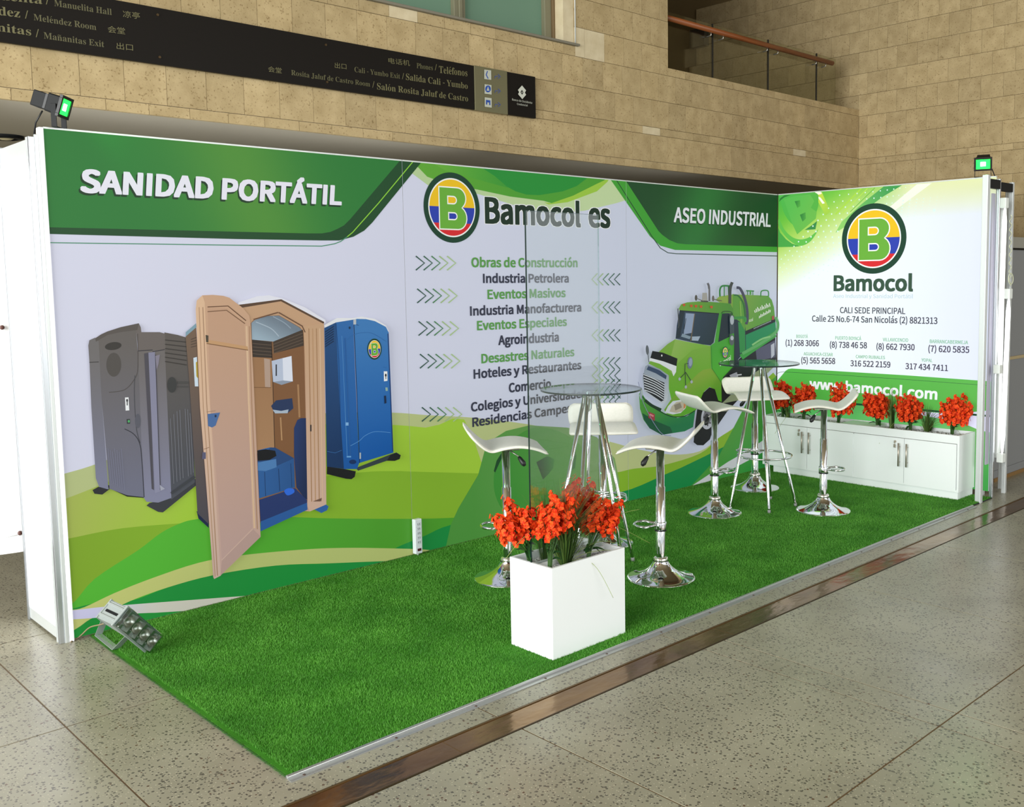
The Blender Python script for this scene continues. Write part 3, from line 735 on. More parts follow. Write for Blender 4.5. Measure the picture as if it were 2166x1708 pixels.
p.poly([(540, 955), (577, 955), (577, 990), (541, 990)], '#a98362'); p.poly([(577, 955), (622, 955), (620, 985), (577, 960)], '#7d5739')
t.poly([(730, 750), (790, 760), (795, 1040), (740, 1035)], '#b39a8a'); t.line([(630, 1040), (800, 1042)], 5, '#6a4a30')
t.line([(806, 580), (838, 1700)], 6, '#332218'); t.line([(1070, 1010), (1085, 1340)], 18, '#a8805a'); t.line([(895, 1340), (908, 1570)], 14, '#b48c64')
t.poly([(806, 775), (1005, 725), (1018, 980), (905, 1015), (820, 985)], '#dfe4f2'); t.poly([(806, 775), (915, 748), (922, 970), (820, 985)], '#b9c4da'); t.box(845, 810, 858, 925, '#2e3038'); t.poly([(820, 985), (922, 970), (1018, 980), (905, 1015)], '#8f9aac')
t.poly([(800, 1225), (850, 1170), (1010, 1148), (1022, 1250), (960, 1300), (830, 1290)], '#26375c'); t.poly([(815, 1262), (900, 1275), (975, 1260), (965, 1298), (840, 1300)], '#aab8c8')
p.poly([(617, 905), (624, 888), (632, 884), (643, 884), (646, 1056), (640, 1054), (622, 1030), (617, 960)], '#24396a', ((618, 950), (645, 950), '#1d2c52'))
U.poly([(700, 262), (830, 230), (900, 240), (1090, 350), (1100, 655), (720, 770)], '#2f609e', ((720, 500), (1080, 450), '#2a568f'))
U.poly([(840, 230), (890, 232), (1090, 345), (910, 425), (700, 380)], '#27487a'); U.poly([(705, 390), (900, 352), (905, 440), (790, 480), (705, 475)], '#4d7eb6')
U.poly([(700, 262), (790, 250), (890, 265), (903, 320), (830, 362), (705, 372)], '#15151a'); U.line([(778, 490), (788, 745)], 6, '#1d3a66'); U.line([(925, 455), (938, 690)], 7, '#1d3a66'); U.line([(1055, 400), (1065, 650)], 5, '#1d3a66')
U.poly([(720, 785), (1100, 660), (1228, 790), (1228, 825), (735, 1015)], '#27386c'); U.poly([(735, 1015), (1228, 815), (1232, 890), (735, 1118)], '#2c5c9e')
U.poly([(985, 690), (1030, 662), (1085, 672), (1088, 710), (1020, 738)], '#2f6bdc', sm=True)
U.poly([(1300, 885), (1360, 862), (1420, 830), (1455, 855), (1440, 895), (1380, 925), (1340, 905)], '#2f62a6')
p.poly([(636, 690), (680, 684), (683, 900), (685, 1066), (650, 1081), (645, 1070), (640, 760)], '#c6a17f', ((660, 700), (668, 1060), '#cfae9c'))
for x, cl in ((648, '#a67f5c'), (656, '#b8916c'), (664, '#a8825f'), (671, '#d8b898')): p.line([(x, 695), (x + 6, 1060)], 2, cl)
p.line([(584, 661), (634, 690), (640, 703)], 2.5, '#6b4c38'); p.line([(531, 676), (583, 661)], 2.5, '#6b4c38'); p.line([(652, 898), (652, 912)], 3, '#3a3230')
D = [(409, 655), (411, 636), (423, 625), (445, 624), (467, 626), (480, 630), (509, 652), (522, 668), (525, 690), (530, 780), (546, 1134), (461, 1216), (448, 1223), (446, 1219), (430, 1010), (418, 860)]
p.poly(D, '#c9a385', ((470, 650), (480, 1200), '#c4a59c'), cuts=10)
p.poly([(409, 655), (411, 636), (423, 625), (428, 640), (433, 760), (462, 1216), (448, 1223), (430, 1010), (418, 860)], '#dcb897', ((420, 700), (450, 1200), '#cdb0a4'))
p.line([(424, 650), (432, 850), (443, 1010), (455, 1216)], 2, '#a9876c'); p.line([(416, 650), (425, 860), (436, 1010), (450, 1218)], 1.6, '#b08d70')
p.poly([(434, 652), (475, 652), (511, 684), (516, 760), (528, 1116), (464, 1182), (452, 1000), (440, 860)], '#c29c80', ((470, 670), (490, 1170), '#bd9f98'))
p.line([(516, 690), (521, 850), (533, 1116)], 4, '#d9b898'); p.line([(522, 690), (527, 850), (539, 1118)], 2, '#ab8669'); p.line([(464, 1184), (530, 1118)], 3, '#cdb0a2')
p.poly([(464, 1184), (530, 1118), (546, 1134), (461, 1216)], '#b79a92')
t.line([(160, 235), (365, 225), (545, 372)], 10, '#6d4e39'); t.line([(160, 282), (350, 268), (535, 402)], 9, '#7a5a42')
t.poly([(150, 560), (560, 630), (565, 665), (150, 600)], '#c49a70'); t.line([(150, 600), (565, 667)], 8, '#7a583c'); t.poly([(140, 515), (168, 520), (168, 590), (145, 585)], '#4d4639')
t.poly([(160, 1305), (285, 1290), (240, 1420), (205, 1440), (165, 1425)], '#4b6da2'); t.ell(240, 1325, 10, 14, '#22304e'); t.line([(150, 1285), (240, 1272)], 5, '#a07d62')
U.poly([(115, 280), (150, 280), (150, 350), (110, 352)], '#5c5c78'); U.line([(130, 248), (185, 228)], 5, '#8a6a54')
U.line([(1290, 800), (1380, 765), (1372, 800)], 4, '#8e7260')
# ---- picture: blue toilet
v = Crop(BACK, 660, 640, 4.27, 'toilet_picture#3')
v.poly([(85, 205), (200, 140), (340, 140), (420, 128), (540, 148), (640, 208), (668, 262), (650, 262), (540, 175), (380, 160), (200, 180), (90, 235)], '#e6e8ec')
v.poly([(110, 1478), (270, 1500), (370, 1520), (360, 1570), (330, 1592), (280, 1587), (108, 1545)], '#131418')
v.poly([(370, 1490), (690, 1365), (735, 1350), (775, 1375), (765, 1410), (720, 1427), (650, 1425), (390, 1515)], '#323f44'); v.poly([(680, 1375), (735, 1355), (775, 1375), (765, 1410), (720, 1427), (650, 1425)], '#1a1d20')
v.poly([(85, 230), (190, 180), (215, 500), (275, 1500), (108, 1478)], '#1f4c80', ((150, 300), (180, 1450), '#12335e'))
v.poly([(190, 180), (345, 155), (362, 600), (400, 1445), (380, 1500), (262, 1500), (222, 900)], '#2e6aac', ((260, 250), (320, 1450), '#1557a2'))
v.poly([(345, 155), (380, 148), (460, 150), (540, 168), (640, 220), (666, 272), (708, 1352), (402, 1445)], '#3d7bba', ((480, 250), (560, 1350), '#1259a8'))
for k in range(7): v.line([(90, 268 + k * 22), (170, 215 + k * 22)], 9, '#0f2a4c')
v.line([(350, 175), (372, 700), (402, 1445)], 6, '#0a274c'); v.line([(190, 190), (215, 520), (240, 1480)], 4, '#123a6c'); v.line([(658, 280), (702, 1340)], 7, '#1d2c5c')
v.line([(270, 320), (318, 1380)], 12, '#235c9e'); v.line([(242, 300), (290, 1380)], 6, '#4a86c4'); v.box(275, 1080, 302, 1108, '#7fb0e0'); v.box(285, 1382, 325, 1395, '#6aa5dc'); v.ell(340, 1435, 32, 20, '#0c2e60')
v.line([(290, 335), (350, 290), (430, 272), (520, 280), (640, 350)], 4, '#2f68a4', True)
v.line([(320, 1290), (400, 1245), (450, 1200), (540, 1163), (680, 1172)], 4, '#5f9ad4', True); v.line([(110, 1340), (180, 1355), (240, 1330)], 3, '#3f78b8')
v.box(345, 152, 370, 198, '#b9c0c6'); v.box(400, 1352, 414, 1408, '#a9b4be'); v.line([(370, 200), (392, 206)], 4, '#1a3c6a')
logo(BACK, 'toilet_picture#3', v.w(535, 420), (v.w(600, 420)[0] - v.w(470, 420)[0]) / 2, v.w(535, 325)[1] - v.w(535, 420)[1])
v.poly([(618, 620), (650, 620), (652, 705), (620, 710)], '#eceff2'); v.ell(636, 655, 8, 14, '#20222a'); v.line([(636, 665), (637, 690)], 6, '#20222a')
v.poly([(632, 765), (652, 765), (655, 795), (635, 797)], '#8fb0a8'); v.poly([(620, 840), (638, 838), (642, 905), (624, 912)], '#0c2344'); v.line([(612, 580), (645, 588)], 4, '#2f68a8'); v.ell(310, 228, 8, 12, '#14304e')

# ---- picture: green tank truck
k_ = Crop(BACK, 1300, 560, 3.8825, 'truck_picture')
k_.poly([(640, 1470), (740, 1430), (900, 1200), (1080, 1010), (1290, 830), (1292, 600), (1030, 740), (830, 930), (780, 1200)], '#1b1c20')
k_.poly([(850, 1140), (1000, 1110), (1290, 830), (1292, 780), (1100, 900)], '#8f9a78')
k_.poly([(1030, 740), (1290, 590), (1300, 780), (1130, 810), (1000, 1000), (850, 1040)], '#1d1e24'); k_.poly([(1130, 700), (1290, 620), (1290, 760), (1140, 790)], '#55566c'); k_.poly([(1255, 660), (1285, 640), (1285, 740), (1258, 770)], '#b8bcc8')
k_.poly([(800, 290), (830, 262), (940, 245), (1100, 250), (1232, 256), (1262, 290), (1280, 350), (1292, 470), (1040, 565), (940, 470), (900, 400), (880, 340)], '#8aa845', ((900, 260), (1150, 500), '#5d9a3a'), sm=False)
k_.poly([(1045, 545), (1290, 442), (1292, 470), (1045, 578)], '#1b2227'); k_.poly([(1045, 578), (1292, 470), (1298, 560), (1200, 620), (1050, 730)], '#1f8a55')
k_.poly([(940, 450), (1045, 450), (1050, 720), (1000, 760), (945, 830), (940, 600)], '#263440'); k_.poly([(985, 470), (1040, 480), (1045, 700), (1000, 730)], '#2f8a45'); k_.poly([(940, 240), (1000, 260), (1045, 330), (1060, 430), (1040, 540), (1000, 470), (960, 440), (940, 400)], '#5c9a38')
for pts, w_, cl in (([(1010, 760), (1110, 690), (1290, 570)], 46, '#3c9a42'), ([(1020, 730), (1180, 640), (1290, 560), (1312, 490), (1292, 430)], 24, '#5fa863'), ([(1100, 660), (1180, 610), (1250, 590)], 14, '#86c07c'),
        ([(835, 262), (835, 205), (858, 175), (925, 178)], 14, '#2f7f3c'), ([(870, 180), (870, 262)], 9, '#3f8a44'), ([(905, 178), (908, 250)], 12, '#2b6f35'), ([(1170, 262), (1177, 218), (1228, 216), (1234, 262)], 10, '#3a8a40'),
        ([(1050, 215), (1115, 218)], 10, '#2f7a3a'), ([(1062, 215), (1062, 250)], 7, '#2f7a3a'), ([(1105, 218), (1105, 250)], 7, '#2f7a3a'), ([(1085, 210), (1085, 248)], 16, '#4f9a45'),
        ([(970, 190), (1000, 198), (1035, 270), (1056, 360), (1060, 440), (1050, 490)], 22, '#45465a'), ([(950, 250), (990, 260), (1030, 330), (1045, 470)], 12, '#2c6b34'),
        ([(1000, 300), (1010, 480)], 10, '#7fae4a'), ([(940, 440), (1035, 436), (1040, 470)], 22, '#3c9040'), ([(915, 320), (918, 200), (935, 145)], 24, '#434844'), ([(745, 300), (744, 190), (732, 152)], 18, '#66666a'), ([(738, 300), (738, 200)], 5, '#b0b0b4')):
    k_.line(pts, w_, cl, True)
for i in range(11): k_.line([(1118 + i * 12, 375 - i * 5 - (i % 3) * 8), (1124 + i * 12, 395 - i * 5)], 8, '#dfe8d8')
for i in range(9): k_.line([(1155 + i * 11, 440 - i * 6), (1158 + i * 11, 420 - i * 6 - (i % 2) * 9)], 7, '#dfe8d8')
for i in range(16): k_.line([(1110 + i * 9, 528 - i * 4), (1114 + i * 9, 520 - i * 4)], 5, '#a9b4b4')
k_.poly([(1258, 425), (1275, 418), (1277, 450), (1260, 456)], '#a8484a')
text_px(k_, 'ocol', (1068, 472), (1102, 462), 446, '#e8efe0', off=0.02, group='truck_picture')
# cab
k_.poly([(820, 400), (935, 360), (947, 600), (943, 832), (857, 922), (838, 975), (760, 870), (750, 665), (785, 640)], '#3f9430', ((880, 450), (850, 900), '#4fae34'))
k_.poly([(490, 362), (510, 327), (560, 310), (650, 303), (750, 305), (915, 320), (937, 362), (935, 402), (845, 392), (822, 404), (500, 380)], '#6fa338', ((520, 320), (900, 380), '#4f8f30'))
k_.poly([(497, 377), (822, 403), (778, 640), (752, 662), (690, 655), (600, 637), (465, 607), (475, 500)], '#37485c', ((520, 420), (760, 640), '#22343c')); k_.poly([(548, 398), (622, 403), (596, 560), (532, 572)], '#8f9fba'); k_.line([(622, 402), (590, 628)], 6, '#7a684a')
k_.poly([(500, 380), (540, 385), (500, 600), (468, 605)], '#24303a'); k_.poly([(600, 590), (668, 588), (650, 625), (598, 622)], '#9fb0c0'); k_.poly([(520, 565), (590, 590), (580, 612), (510, 590)], '#8296a4'); k_.line([(498, 378), (822, 403)], 8, '#20262a')
k_.poly([(846, 402), (925, 400), (908, 592), (815, 636)], '#1b2a33'); k_.line([(842, 400), (860, 384), (920, 388), (935, 420)], 6, '#243a26', True)
k_.poly([(330, 712), (400, 650), (460, 612), (600, 640), (752, 666), (757, 850), (700, 900), (600, 1000), (520, 1110), (430, 1105), (400, 980), (405, 905), (330, 855), (240, 810)], '#7aa83e', ((480, 640), (480, 1080), '#68b02e'))
k_.poly([(460, 614), (600, 640), (752, 666), (600, 700), (470, 820), (440, 900), (400, 860)], '#8db455', ((480, 640), (600, 800), '#7ab03c'))
k_.poly([(520, 1020), (600, 940), (650, 890), (690, 862), (757, 850), (800, 900), (840, 970), (843, 1125), (812, 1112), (790, 1030), (745, 1002), (700, 1040), (665, 1140), (625, 1200), (500, 1250), (400, 1235), (370, 1190), (430, 1100)], '#86a83c', ((560, 960), (600, 1200), '#5cab2c'), sm=False)
k_.poly([(163, 1060), (180, 1035), (200, 1075), (240, 1130), (370, 1215), (480, 1255), (560, 1240), (626, 1195), (608, 1330), (540, 1365), (440, 1380), (350, 1395), (250, 1340), (200, 1270), (172, 1180)], '#4f9a3c', ((300, 1180), (320, 1370), '#1f7a4a'))
k_.poly([(190, 1215), (300, 1280), (420, 1330), (440, 1378), (350, 1395), (250, 1340), (205, 1270)], '#1c5a3c'); k_.line([(175, 1050), (230, 1130), (340, 1205), (440, 1245), (540, 1240), (625, 1195)], 7, '#163a24', True); k_.line([(212, 1110), (270, 1155), (345, 1190)], 24, '#1c3a24', True)
k_.poly([(190, 1015), (165, 1070), (180, 1110), (195, 1060)], '#a9b8b8')
k_.poly([(215, 832), (240, 818), (335, 855), (408, 910), (408, 1030), (392, 1115), (350, 1138), (205, 1040), (190, 930)], '#8f9cab', ((300, 840), (300, 1120), '#c3cbd2')); k_.poly([(240, 830), (330, 865), (390, 910), (385, 940), (300, 890), (225, 860)], '#384a66')
k_.poly([(197, 892), (372, 968), (368, 1110), (345, 1122), (207, 1028)], '#23262c')
for i in range(7): k_.line([(199 + i * 1.5, 900 + i * 21), (290, 938 + i * 20), (372 - i, 985 + i * 20)], 7, '#d3dae0', True)
k_.poly([(272, 707), (360, 722), (478, 770), (470, 832), (360, 792), (255, 765)], '#14161a'); k_.poly([(255, 765), (360, 792), (470, 832), (466, 880), (445, 915), (430, 870), (330, 812), (240, 785)], '#dfe4e8'); k_.box(344, 738, 354, 752, '#e8e8e8')
k_.poly([(375, 1212), (400, 1160), (440, 1118), (520, 1105), (552, 1140), (545, 1175), (505, 1215), (440, 1227)], '#d8dfe4'); k_.poly([(412, 1203), (430, 1160), (470, 1125), (530, 1118), (547, 1150), (520, 1200), (470, 1215)], '#c0baa4'); k_.poly([(450, 1150), (500, 1130), (515, 1170), (460, 1195)], '#8f8a78'); k_.poly([(530, 1125), (550, 1145), (540, 1175), (528, 1180)], '#c98a52')
k_.poly([(640, 1180), (665, 1110), (690, 1050), (740, 1005), (785, 1020), (812, 1110), (790, 1280), (745, 1430), (690, 1480), (640, 1478), (610, 1455), (625, 1290)], '#1a1b1f'); k_.ell(728, 1245, 55, 105, '#b9bcc6', 8); k_.ell(722, 1250, 34, 66, '#76767e', 8); k_.ell(716, 1255, 18, 36, '#3b3b40', 8)
for i in range(8): k_.ell(725 + 30 * math.cos(i * .785), 1250 + 66 * math.sin(i * .785), 5, 8, '#3a3436')
k_.poly([(237, 1203), (290, 1225), (290, 1280), (238, 1255)], '#a43c48'); k_.line([(248, 1225), (280, 1242)], 14, '#d88a8a')
for x, y in ((530, 330), (590, 338), (628, 340), (670, 344), (755, 347)): k_.poly([(x - 12, y - 9), (x + 12, y - 8), (x + 7, y + 12), (x - 7, y + 11)], '#c4552e')
k_.poly([(680, 232), (718, 232), (722, 298), (676, 298)], '#a3a19a'); k_.line([(668, 300), (728, 303)], 12, '#4b4a44'); k_.ell(628, 273, 11, 24, '#55524a'); k_.line([(640, 280), (690, 300)], 6, '#6a655a'); k_.ell(768, 278, 10, 24, '#6a665e'); k_.line([(775, 285), (840, 298)], 6, '#5a564c')
k_.line([(478, 360), (486, 500), (480, 520)], 8, '#4a4f50'); k_.line([(545, 440), (530, 530)], 5, '#3a4148')
k_.ell(227, 700, 13, 40, '#5f666c', -4); k_.line([(232, 735), (241, 800)], 6, '#55595e'); k_.ell(578, 805, 22, 48, '#6d7a90', 5); k_.ell(582, 800, 14, 34, '#93a2b4', 5)
k_.line([(565, 810), (537, 812), (535, 890), (492, 935)], 6, '#2f3a34'); k_.line([(537, 880), (542, 1000)], 6, '#2f3a34'); k_.line([(540, 880), (588, 955)], 6, '#2f3a34')
for x, y in ((492, 937), (543, 1002), (590, 960)): k_.ell(x, y, 10, 13, '#a9b4bc')
k_.line([(860, 395), (905, 400), (912, 430)], 5, '#5a6a5a'); k_.poly([(900, 420), (938, 418), (940, 560), (905, 575)], '#3e4c52'); k_.ell(922, 455, 16, 38, '#aab4ba'); k_.ell(920, 618, 20, 44, '#566060'); k_.ell(922, 602, 13, 18, '#b4bcc2')
k_.line([(830, 690), (830, 720), (880, 722), (905, 690)], 5, '#2f6a28'); k_.line([(752, 668), (757, 850), (840, 975)], 4, '#2f7a28'); k_.line([(943, 600), (943, 832), (857, 922)], 6, '#1f3a22')
logo(BACK, 'truck_picture', k_.w(866, 720), (k_.w(890, 720)[0] - k_.w(842, 720)[0]) / 2, k_.w(866, 672)[1] - k_.w(866, 720)[1])
text_px(k_, 'Bamocol', (822, 832), (912, 778), 796, '#eef2ea', off=0.02, group='truck_picture')
k_.line([(150, 960), (200, 1150), (330, 1370), (420, 1400)], 5, '#8a90b0', True); k_.poly([(900, 905), (960, 880), (975, 930), (920, 945)], '#9a9ca4'); k_.line([(960, 905), (1000, 900)], 10, '#c5c8cc')
k_.poly([(1200, 1350), (1291, 1250), (1291, 1290), (1220, 1400)], '#55a545')

# ---- right wall
S = Crop(RIGHT, 1600, 370, 3.827, 'background_print'); S2 = Crop(RIGHT, 1600, 680, 3.827, 'background_print'); S3 = Crop(RIGHT, 1640, 380, 5.695, 'background_print')
def inv_right(u, vv):      # point of the wall -> crop units of S
    P = np.array([L_, -u, vv]); q = R0 @ (P - CAM); return ((PPX + F_PX * q[0] / q[2] - 1600) * 3.827, (PPY + F_PX * q[1] / q[2] - 370) * 3.827)
def rground(u, vv):
    x, y = inv_right(u, vv)
    white = '#e6f1fb' if x < 1400 else '#e2e9fb'
    w0 = mixc('#eef7fc', '#e0e6fa', (x - 900) / 900)
    e = (y - 150) + max(0, (x - 180)) * 0.62                     # distance into the white
    if e < 250: c = mixc('#3fae48', '#6bbf3f', e / 250)
    elif e < 430: c = mixc('#6bbf3f', '#a9d45e', (e - 250) / 180)
    elif e < 640: c = mixc('#a9d45e', '#dbecb4', (e - 430) / 210)
    else: c = mixc('#dbecb4', w0, (e - 640) / 200)
    if x > 750:
        ty = (y - 60 + (x - 1000) * 0.06) / 330; top = mixc('#7cc23a', '#dfe5ae', (x - 850) / 400)
        c = mixc(c, mixc(top, w0, ty ** 1.5 if ty > 0 else 0), min(1, (x - 750) / 250))
    return c
emit(RIGHT, 'background_print', [(0, 0), (1.95, 0), (1.95, 2.4), (0, 2.4)], rground, 44)
S.poly([(1030, 95), (1180, 84), (1020, 180), (860, 300), (720, 420), (640, 470), (690, 380), (860, 230)], '#3c9a50', ((1100, 100), (700, 420), '#8fcf6a'), cuts=8)
S.poly([(1300, 76), (1420, 68), (1200, 230), (1120, 290), (1080, 260)], '#eef4e2'); S.line([(850, 110), (640, 320)], 10, '#a9d845'); S.line([(900, 110), (700, 310)], 6, '#b6df52'); S.line([(960, 105), (760, 300)], 5, '#5fb23c')
S.poly([(460, 145), (530, 140), (600, 300), (560, 330)], '#c5dc4a', ((500, 150), (580, 320), '#9fce48'), cuts=5); S.ell(500, 148, 30, 12, '#f2f8dc'); S.poly([(490, 170), (520, 185), (555, 230), (535, 235)], '#f6f9ea')
S3.poly([(50, 60), (60, 230), (120, 430), (250, 560), (420, 470), (500, 380), (520, 250), (470, 150)], '#4fb54c', ((80, 200), (450, 400), '#55b045'), sm=True, cuts=8)
S3.poly([(28, 560), (60, 640), (130, 720), (200, 770), (300, 805), (200, 812), (28, 815)], '#4aa648'); S3.poly([(30, 520), (90, 640), (180, 740), (300, 800), (430, 740), (520, 600), (480, 640), (400, 700), (300, 722), (200, 690), (110, 600), (50, 480)], '#62bd4e', sm=True)
S3.poly([(45, 270), (60, 225), (110, 190), (190, 185), (110, 215), (65, 250)], '#2c7a34')
S3.poly([(105, 240), (235, 200), (420, 180), (470, 260), (430, 340), (500, 390), (490, 470), (360, 580), (265, 660), (200, 520)], '#58b850', ((200, 300), (450, 480), '#6ab84c'), cuts=6)
S3.poly([(235, 262), (300, 250), (305, 320), (268, 342)], '#2f7f3a', ((240, 280), (305, 300), '#55ab44'), cuts=4); S3.poly([(298, 425), (365, 395), (370, 470), (330, 508)], '#2f7f3a', ((305, 440), (370, 440), '#4fa044'), cuts=4); S3.poly([(355, 608), (430, 560), (505, 500), (485, 600)], '#3a8a48')
def dots():
    P = RIGHT; P.n += 1; d = 0.0006 + P.n * 0.00012; b = bmesh.new()
    def dot(x, y, r):
        c = S.w(x, y); r = r / 3.827 / 330
        vs_ = [b.verts.new((c[0] + r * math.cos(a * math.pi / 4), c[1] + r * math.sin(a * math.pi / 4), 0)) for a in range(8)]
        if c[0] > 0.01 and c[1] < 2.39: b.faces.new(vs_)
    for i in range(17):
        for j in range(13):
            x = 675 - 46 * i * (1 - 0.012 * i) + j * 74 * (1 - 0.022 * j) * (1 - 0.018 * i); y = 165 + 55 * i * (1 - 0.018 * i) - j * 7 + (j * 3.2 * i * 0.35 if j else 0)
            if math.hypot((x - 948) / 262, (y - 518) / 287) < 1.03 or x < 178: continue
            r = 9.5 - abs(i - 6) * 0.4
            if j > 7: r *= max(0.2, 1 - (j - 7) * 0.14)
            if y > 40 and r > 1.2 and y < 1000 - 0.35 * x: dot(x, y, r)
    for i in range(8):
        for j in range(7): dot(1190 + j * 55 - i * 4, 210 + i * 27 - j * 6, max(1.5, 8 - j * 0.9 - i * 0.5))
    dot(1440, 287, 16)
    put(PR, 'background_print', b, '#d9f4ea', d); b.free()
dots()
logo(RIGHT, 'logo', S.w(948, 517), (S.w(1209, 517)[0] - S.w(687, 517)[0]) / 2, S.w(948, 231)[1] - S.w(948, 517)[1])
text_px(S, 'Bamocol', (625, 943), (1270, 945), 813, '#35523f', off=0.06)
text_px(S, 'Aseo Industrial y Sanidad Portátil', (624, 996), (1269, 1000), 966, '#b3cbd6', off=-0.012)
text_px(S, 'CALI SEDE PRINCIPAL', (678, 1120), (1207, 1129), 1071, '#464752', off=0.03)
text_px(S, 'Calle 25 No.6-74 San Nicolás (2) 8821313', (452, 1188), (1467, 1209), 1139, '#464752', off=0.03)
NUM, CIT = '#443f52', '#83bb93'
for s_, l, bl, r_, br, top, cl, of in (('BOGOTÁ', 325, 134, 418, 136, 108, CIT, .025), ('(1) 268 3066', 238, 197, 508, 203, 149, NUM, .03), ('PUERTO BOYACÁ', 640, 148, 850, 154, 120, CIT, .025), ('(8) 738 46 58', 596, 213, 897, 220, 164, NUM, .03),
        ('VILLAVICENCIO', 1025, 161, 1230, 167, 133, CIT, .025), ('(8) 662 7930', 973, 228, 1283, 236, 178, NUM, .03), ('BARRANCABERMEJA', 1405, 176, 1715, 186, 147, CIT, .025), ('(7) 620 5835', 1393, 247, 1725, 257, 195, NUM, .03),
        ('AGUACHICA-CESAR', 385, 275, 620, 283, 249, CIT, .025), ('(5) 565 5658', 365, 339, 640, 347, 291, NUM, .03), ('CAMPO RUBIALES', 807, 298, 1043, 307, 272, CIT, .025), ('316 522 2159', 763, 363, 1087, 376, 315, NUM, .03),
        ('YOPAL', 1338, 326, 1427, 331, 299, CIT, .025), ('317 434 7411', 1208, 387, 1553, 404, 338, NUM, .03)):
    text_px(S2, s_, (l, bl), (r_, br), top, cl, off=of)
S2.poly([(120, 640), (120, 500), (175, 478), (240, 400), (262, 386), (290, 382), (600, 400), (1200, 436), (1900, 486), (1900, 720), (1700, 740), (1000, 690)], '#55b548', ((300, 500), (1800, 600), '#5cb44c'), cuts=8)
S2.line([(168, 425), (185, 414), (215, 409), (600, 430), (1200, 470), (1880, 520)], 3, '#2c5a3a')
S2.poly([(120, 610), (600, 655), (1200, 708), (1900, 770), (1900, 1500), (120, 1500)], '#57bf62', ((200, 700), (1400, 760), '#6cc06a'), cuts=6)
S2.poly([(1100, 712), (1400, 735), (1900, 775), (1900, 900), (1800, 880), (1500, 790), (1280, 750)], '#dfe0fa'); S2.poly([(1480, 780), (1640, 810), (1900, 920), (1900, 1500), (1700, 1500), (1600, 900)], '#6db45c', ((1700, 850), (1800, 1300), '#3f9f48'), cuts=6)
S2.line([(120, 608), (600, 652), (1200, 705), (1900, 768)], 15, '#1c4f33')
text_px(S2, 'www.bamocol.com', (430, 545), (1467, 637), 462, '#f0f6f8', off=0.06, shear=0.03)

# ---- build the banners
def build_panel(P, name, label, M, thick):
    r = thing('printed_banner', label, 'banner', (0, 0, 0), group='printed banners of the stand')
    if P.plane is BACK: box('backing_board', (P.u0, 0.0, P.v0), (P.u1, thick, P.v1), WHITE_IN, r)
    else: box('backing_board', (L_, -P.u1, P.v0), (L_ + thick, -P.u0, P.v1), WHITE_IN, r)
    for g_, (bm, lay) in P.bms.items(): bm_obj(g_.split('#')[0], bm, M, r)
    return r
ba = build_panel(PA, 'a', 'backlit banner headed SANIDAD PORTÁTIL with three portable toilets, left end', PRINT, 0.02)
bb = build_panel(PB, 'b', 'middle backlit banner headed Bamocol es with a list of services and chevrons', PRINT, 0.02)
bc = build_panel(PC, 'c', 'backlit banner headed ASEO INDUSTRIAL with a green tank truck', PRINT, 0.02)
bd = build_panel(PR, 'd', 'brightly backlit side banner with address, phone numbers and www.bamocol.com', PRINT_R, 0.01)
box('edge_profile', (-0.010, -0.012, 0.0), (0.011, 0.03, 2.405), mat('white_edge_profile', '#f6f6fb', 0.4, emit='#f2f2ff', es=0.35), ba, 0.004)
for P, r in ((PA, ba), (PB, bb), (PC, bc)): box('top_profile', (P.u0, -0.004, 2.40), (P.u1, 0.022, 2.408), ALU_W, r)
box('top_profile', (L_ - 0.006, -1.905, 2.40), (L_ + 0.012, -0.01, 2.408), ALU_W, bd)

# ================================================================== FRAMES AND LIGHT BOXES
GLOWPANEL = mat('lit_white_fabric', '#f4f5fb', 0.6, emit='#f6f6ff', es=0.75)
lb = thing('lightbox_end', 'narrow white glowing end panel in an aluminium frame at the left end', 'light box', (-0.035, 0.02, 0))
def profile(name, x, y, z0, z1, w, M, parent, d=None):
    d = d or w; bm = bmesh.new()
    add_box(bm, (x - w / 2, y - d / 2, z0), (x + w / 2, y + d / 2, z1), 0.002)
    for s in (-1, 1):
        add_box(bm, (x - w / 2 - 0.0015, y + s * d / 4 - 0.003, z0), (x + w / 2 + 0.0015, y + s * d / 4 + 0.003, z1))
    return bm_obj(name, bm, M, parent)
profile('front_post', -0.005, -0.014, 0, 2.36, 0.022, ALU, lb)
profile('front_post', -0.005, 0.014, 0, 2.36, 0.022, ALU_W, lb)
profile('front_post', 0.016, -0.022, 0, 2.37, 0.016, ALU_W, lb)
profile('rear_post', 0.0, 0.47, 0, 2.36, 0.03, ALU, lb)
box('glow_panel', (-0.006, 0.028, 0.065), (0.004, 0.455, 2.29), GLOWPANEL, lb)
box('bottom_rail', (-0.010, 0.026, 0.012), (0.008, 0.456, 0.066), ALU_W, lb)
box('top_rail', (-0.010, 0.026, 2.285), (0.008, 0.456, 2.352), ALU_W, lb)
wp = thing('hanging_white_panel', 'curved white plastic panel hanging behind the left light box', 'panel', (-0.03, 0.60, 0))
bm = bmesh.new(); n_ = 10
for k in range(n_ + 1):
    a = k / n_; x = -0.55 + 0.60 * a; y = 0.05 * math.sin(a * 3.1) ** 2
    for z in (0.325, 2.3): bm.verts.new((x, y, z)); bm.verts.new((x, y + 0.006, z))
bm.verts.ensure_lookup_table(); V = bm.verts
for k in range(n_):
    a = k * 4; b_ = a + 4
    bm.faces.new((V[a], V[b_], V[b_ + 2], V[a + 2])); bm.faces.new((V[a + 1], V[a + 3], V[b_ + 3], V[b_ + 1])); bm.faces.new((V[a], V[a + 1], V[b_ + 1], V[b_]))
bm_obj('curved_sheet', bm, mat('white_sheet', '#f3f3f0', 0.5, emit='#f3f3f8', es=0.25), wp, smooth=False)
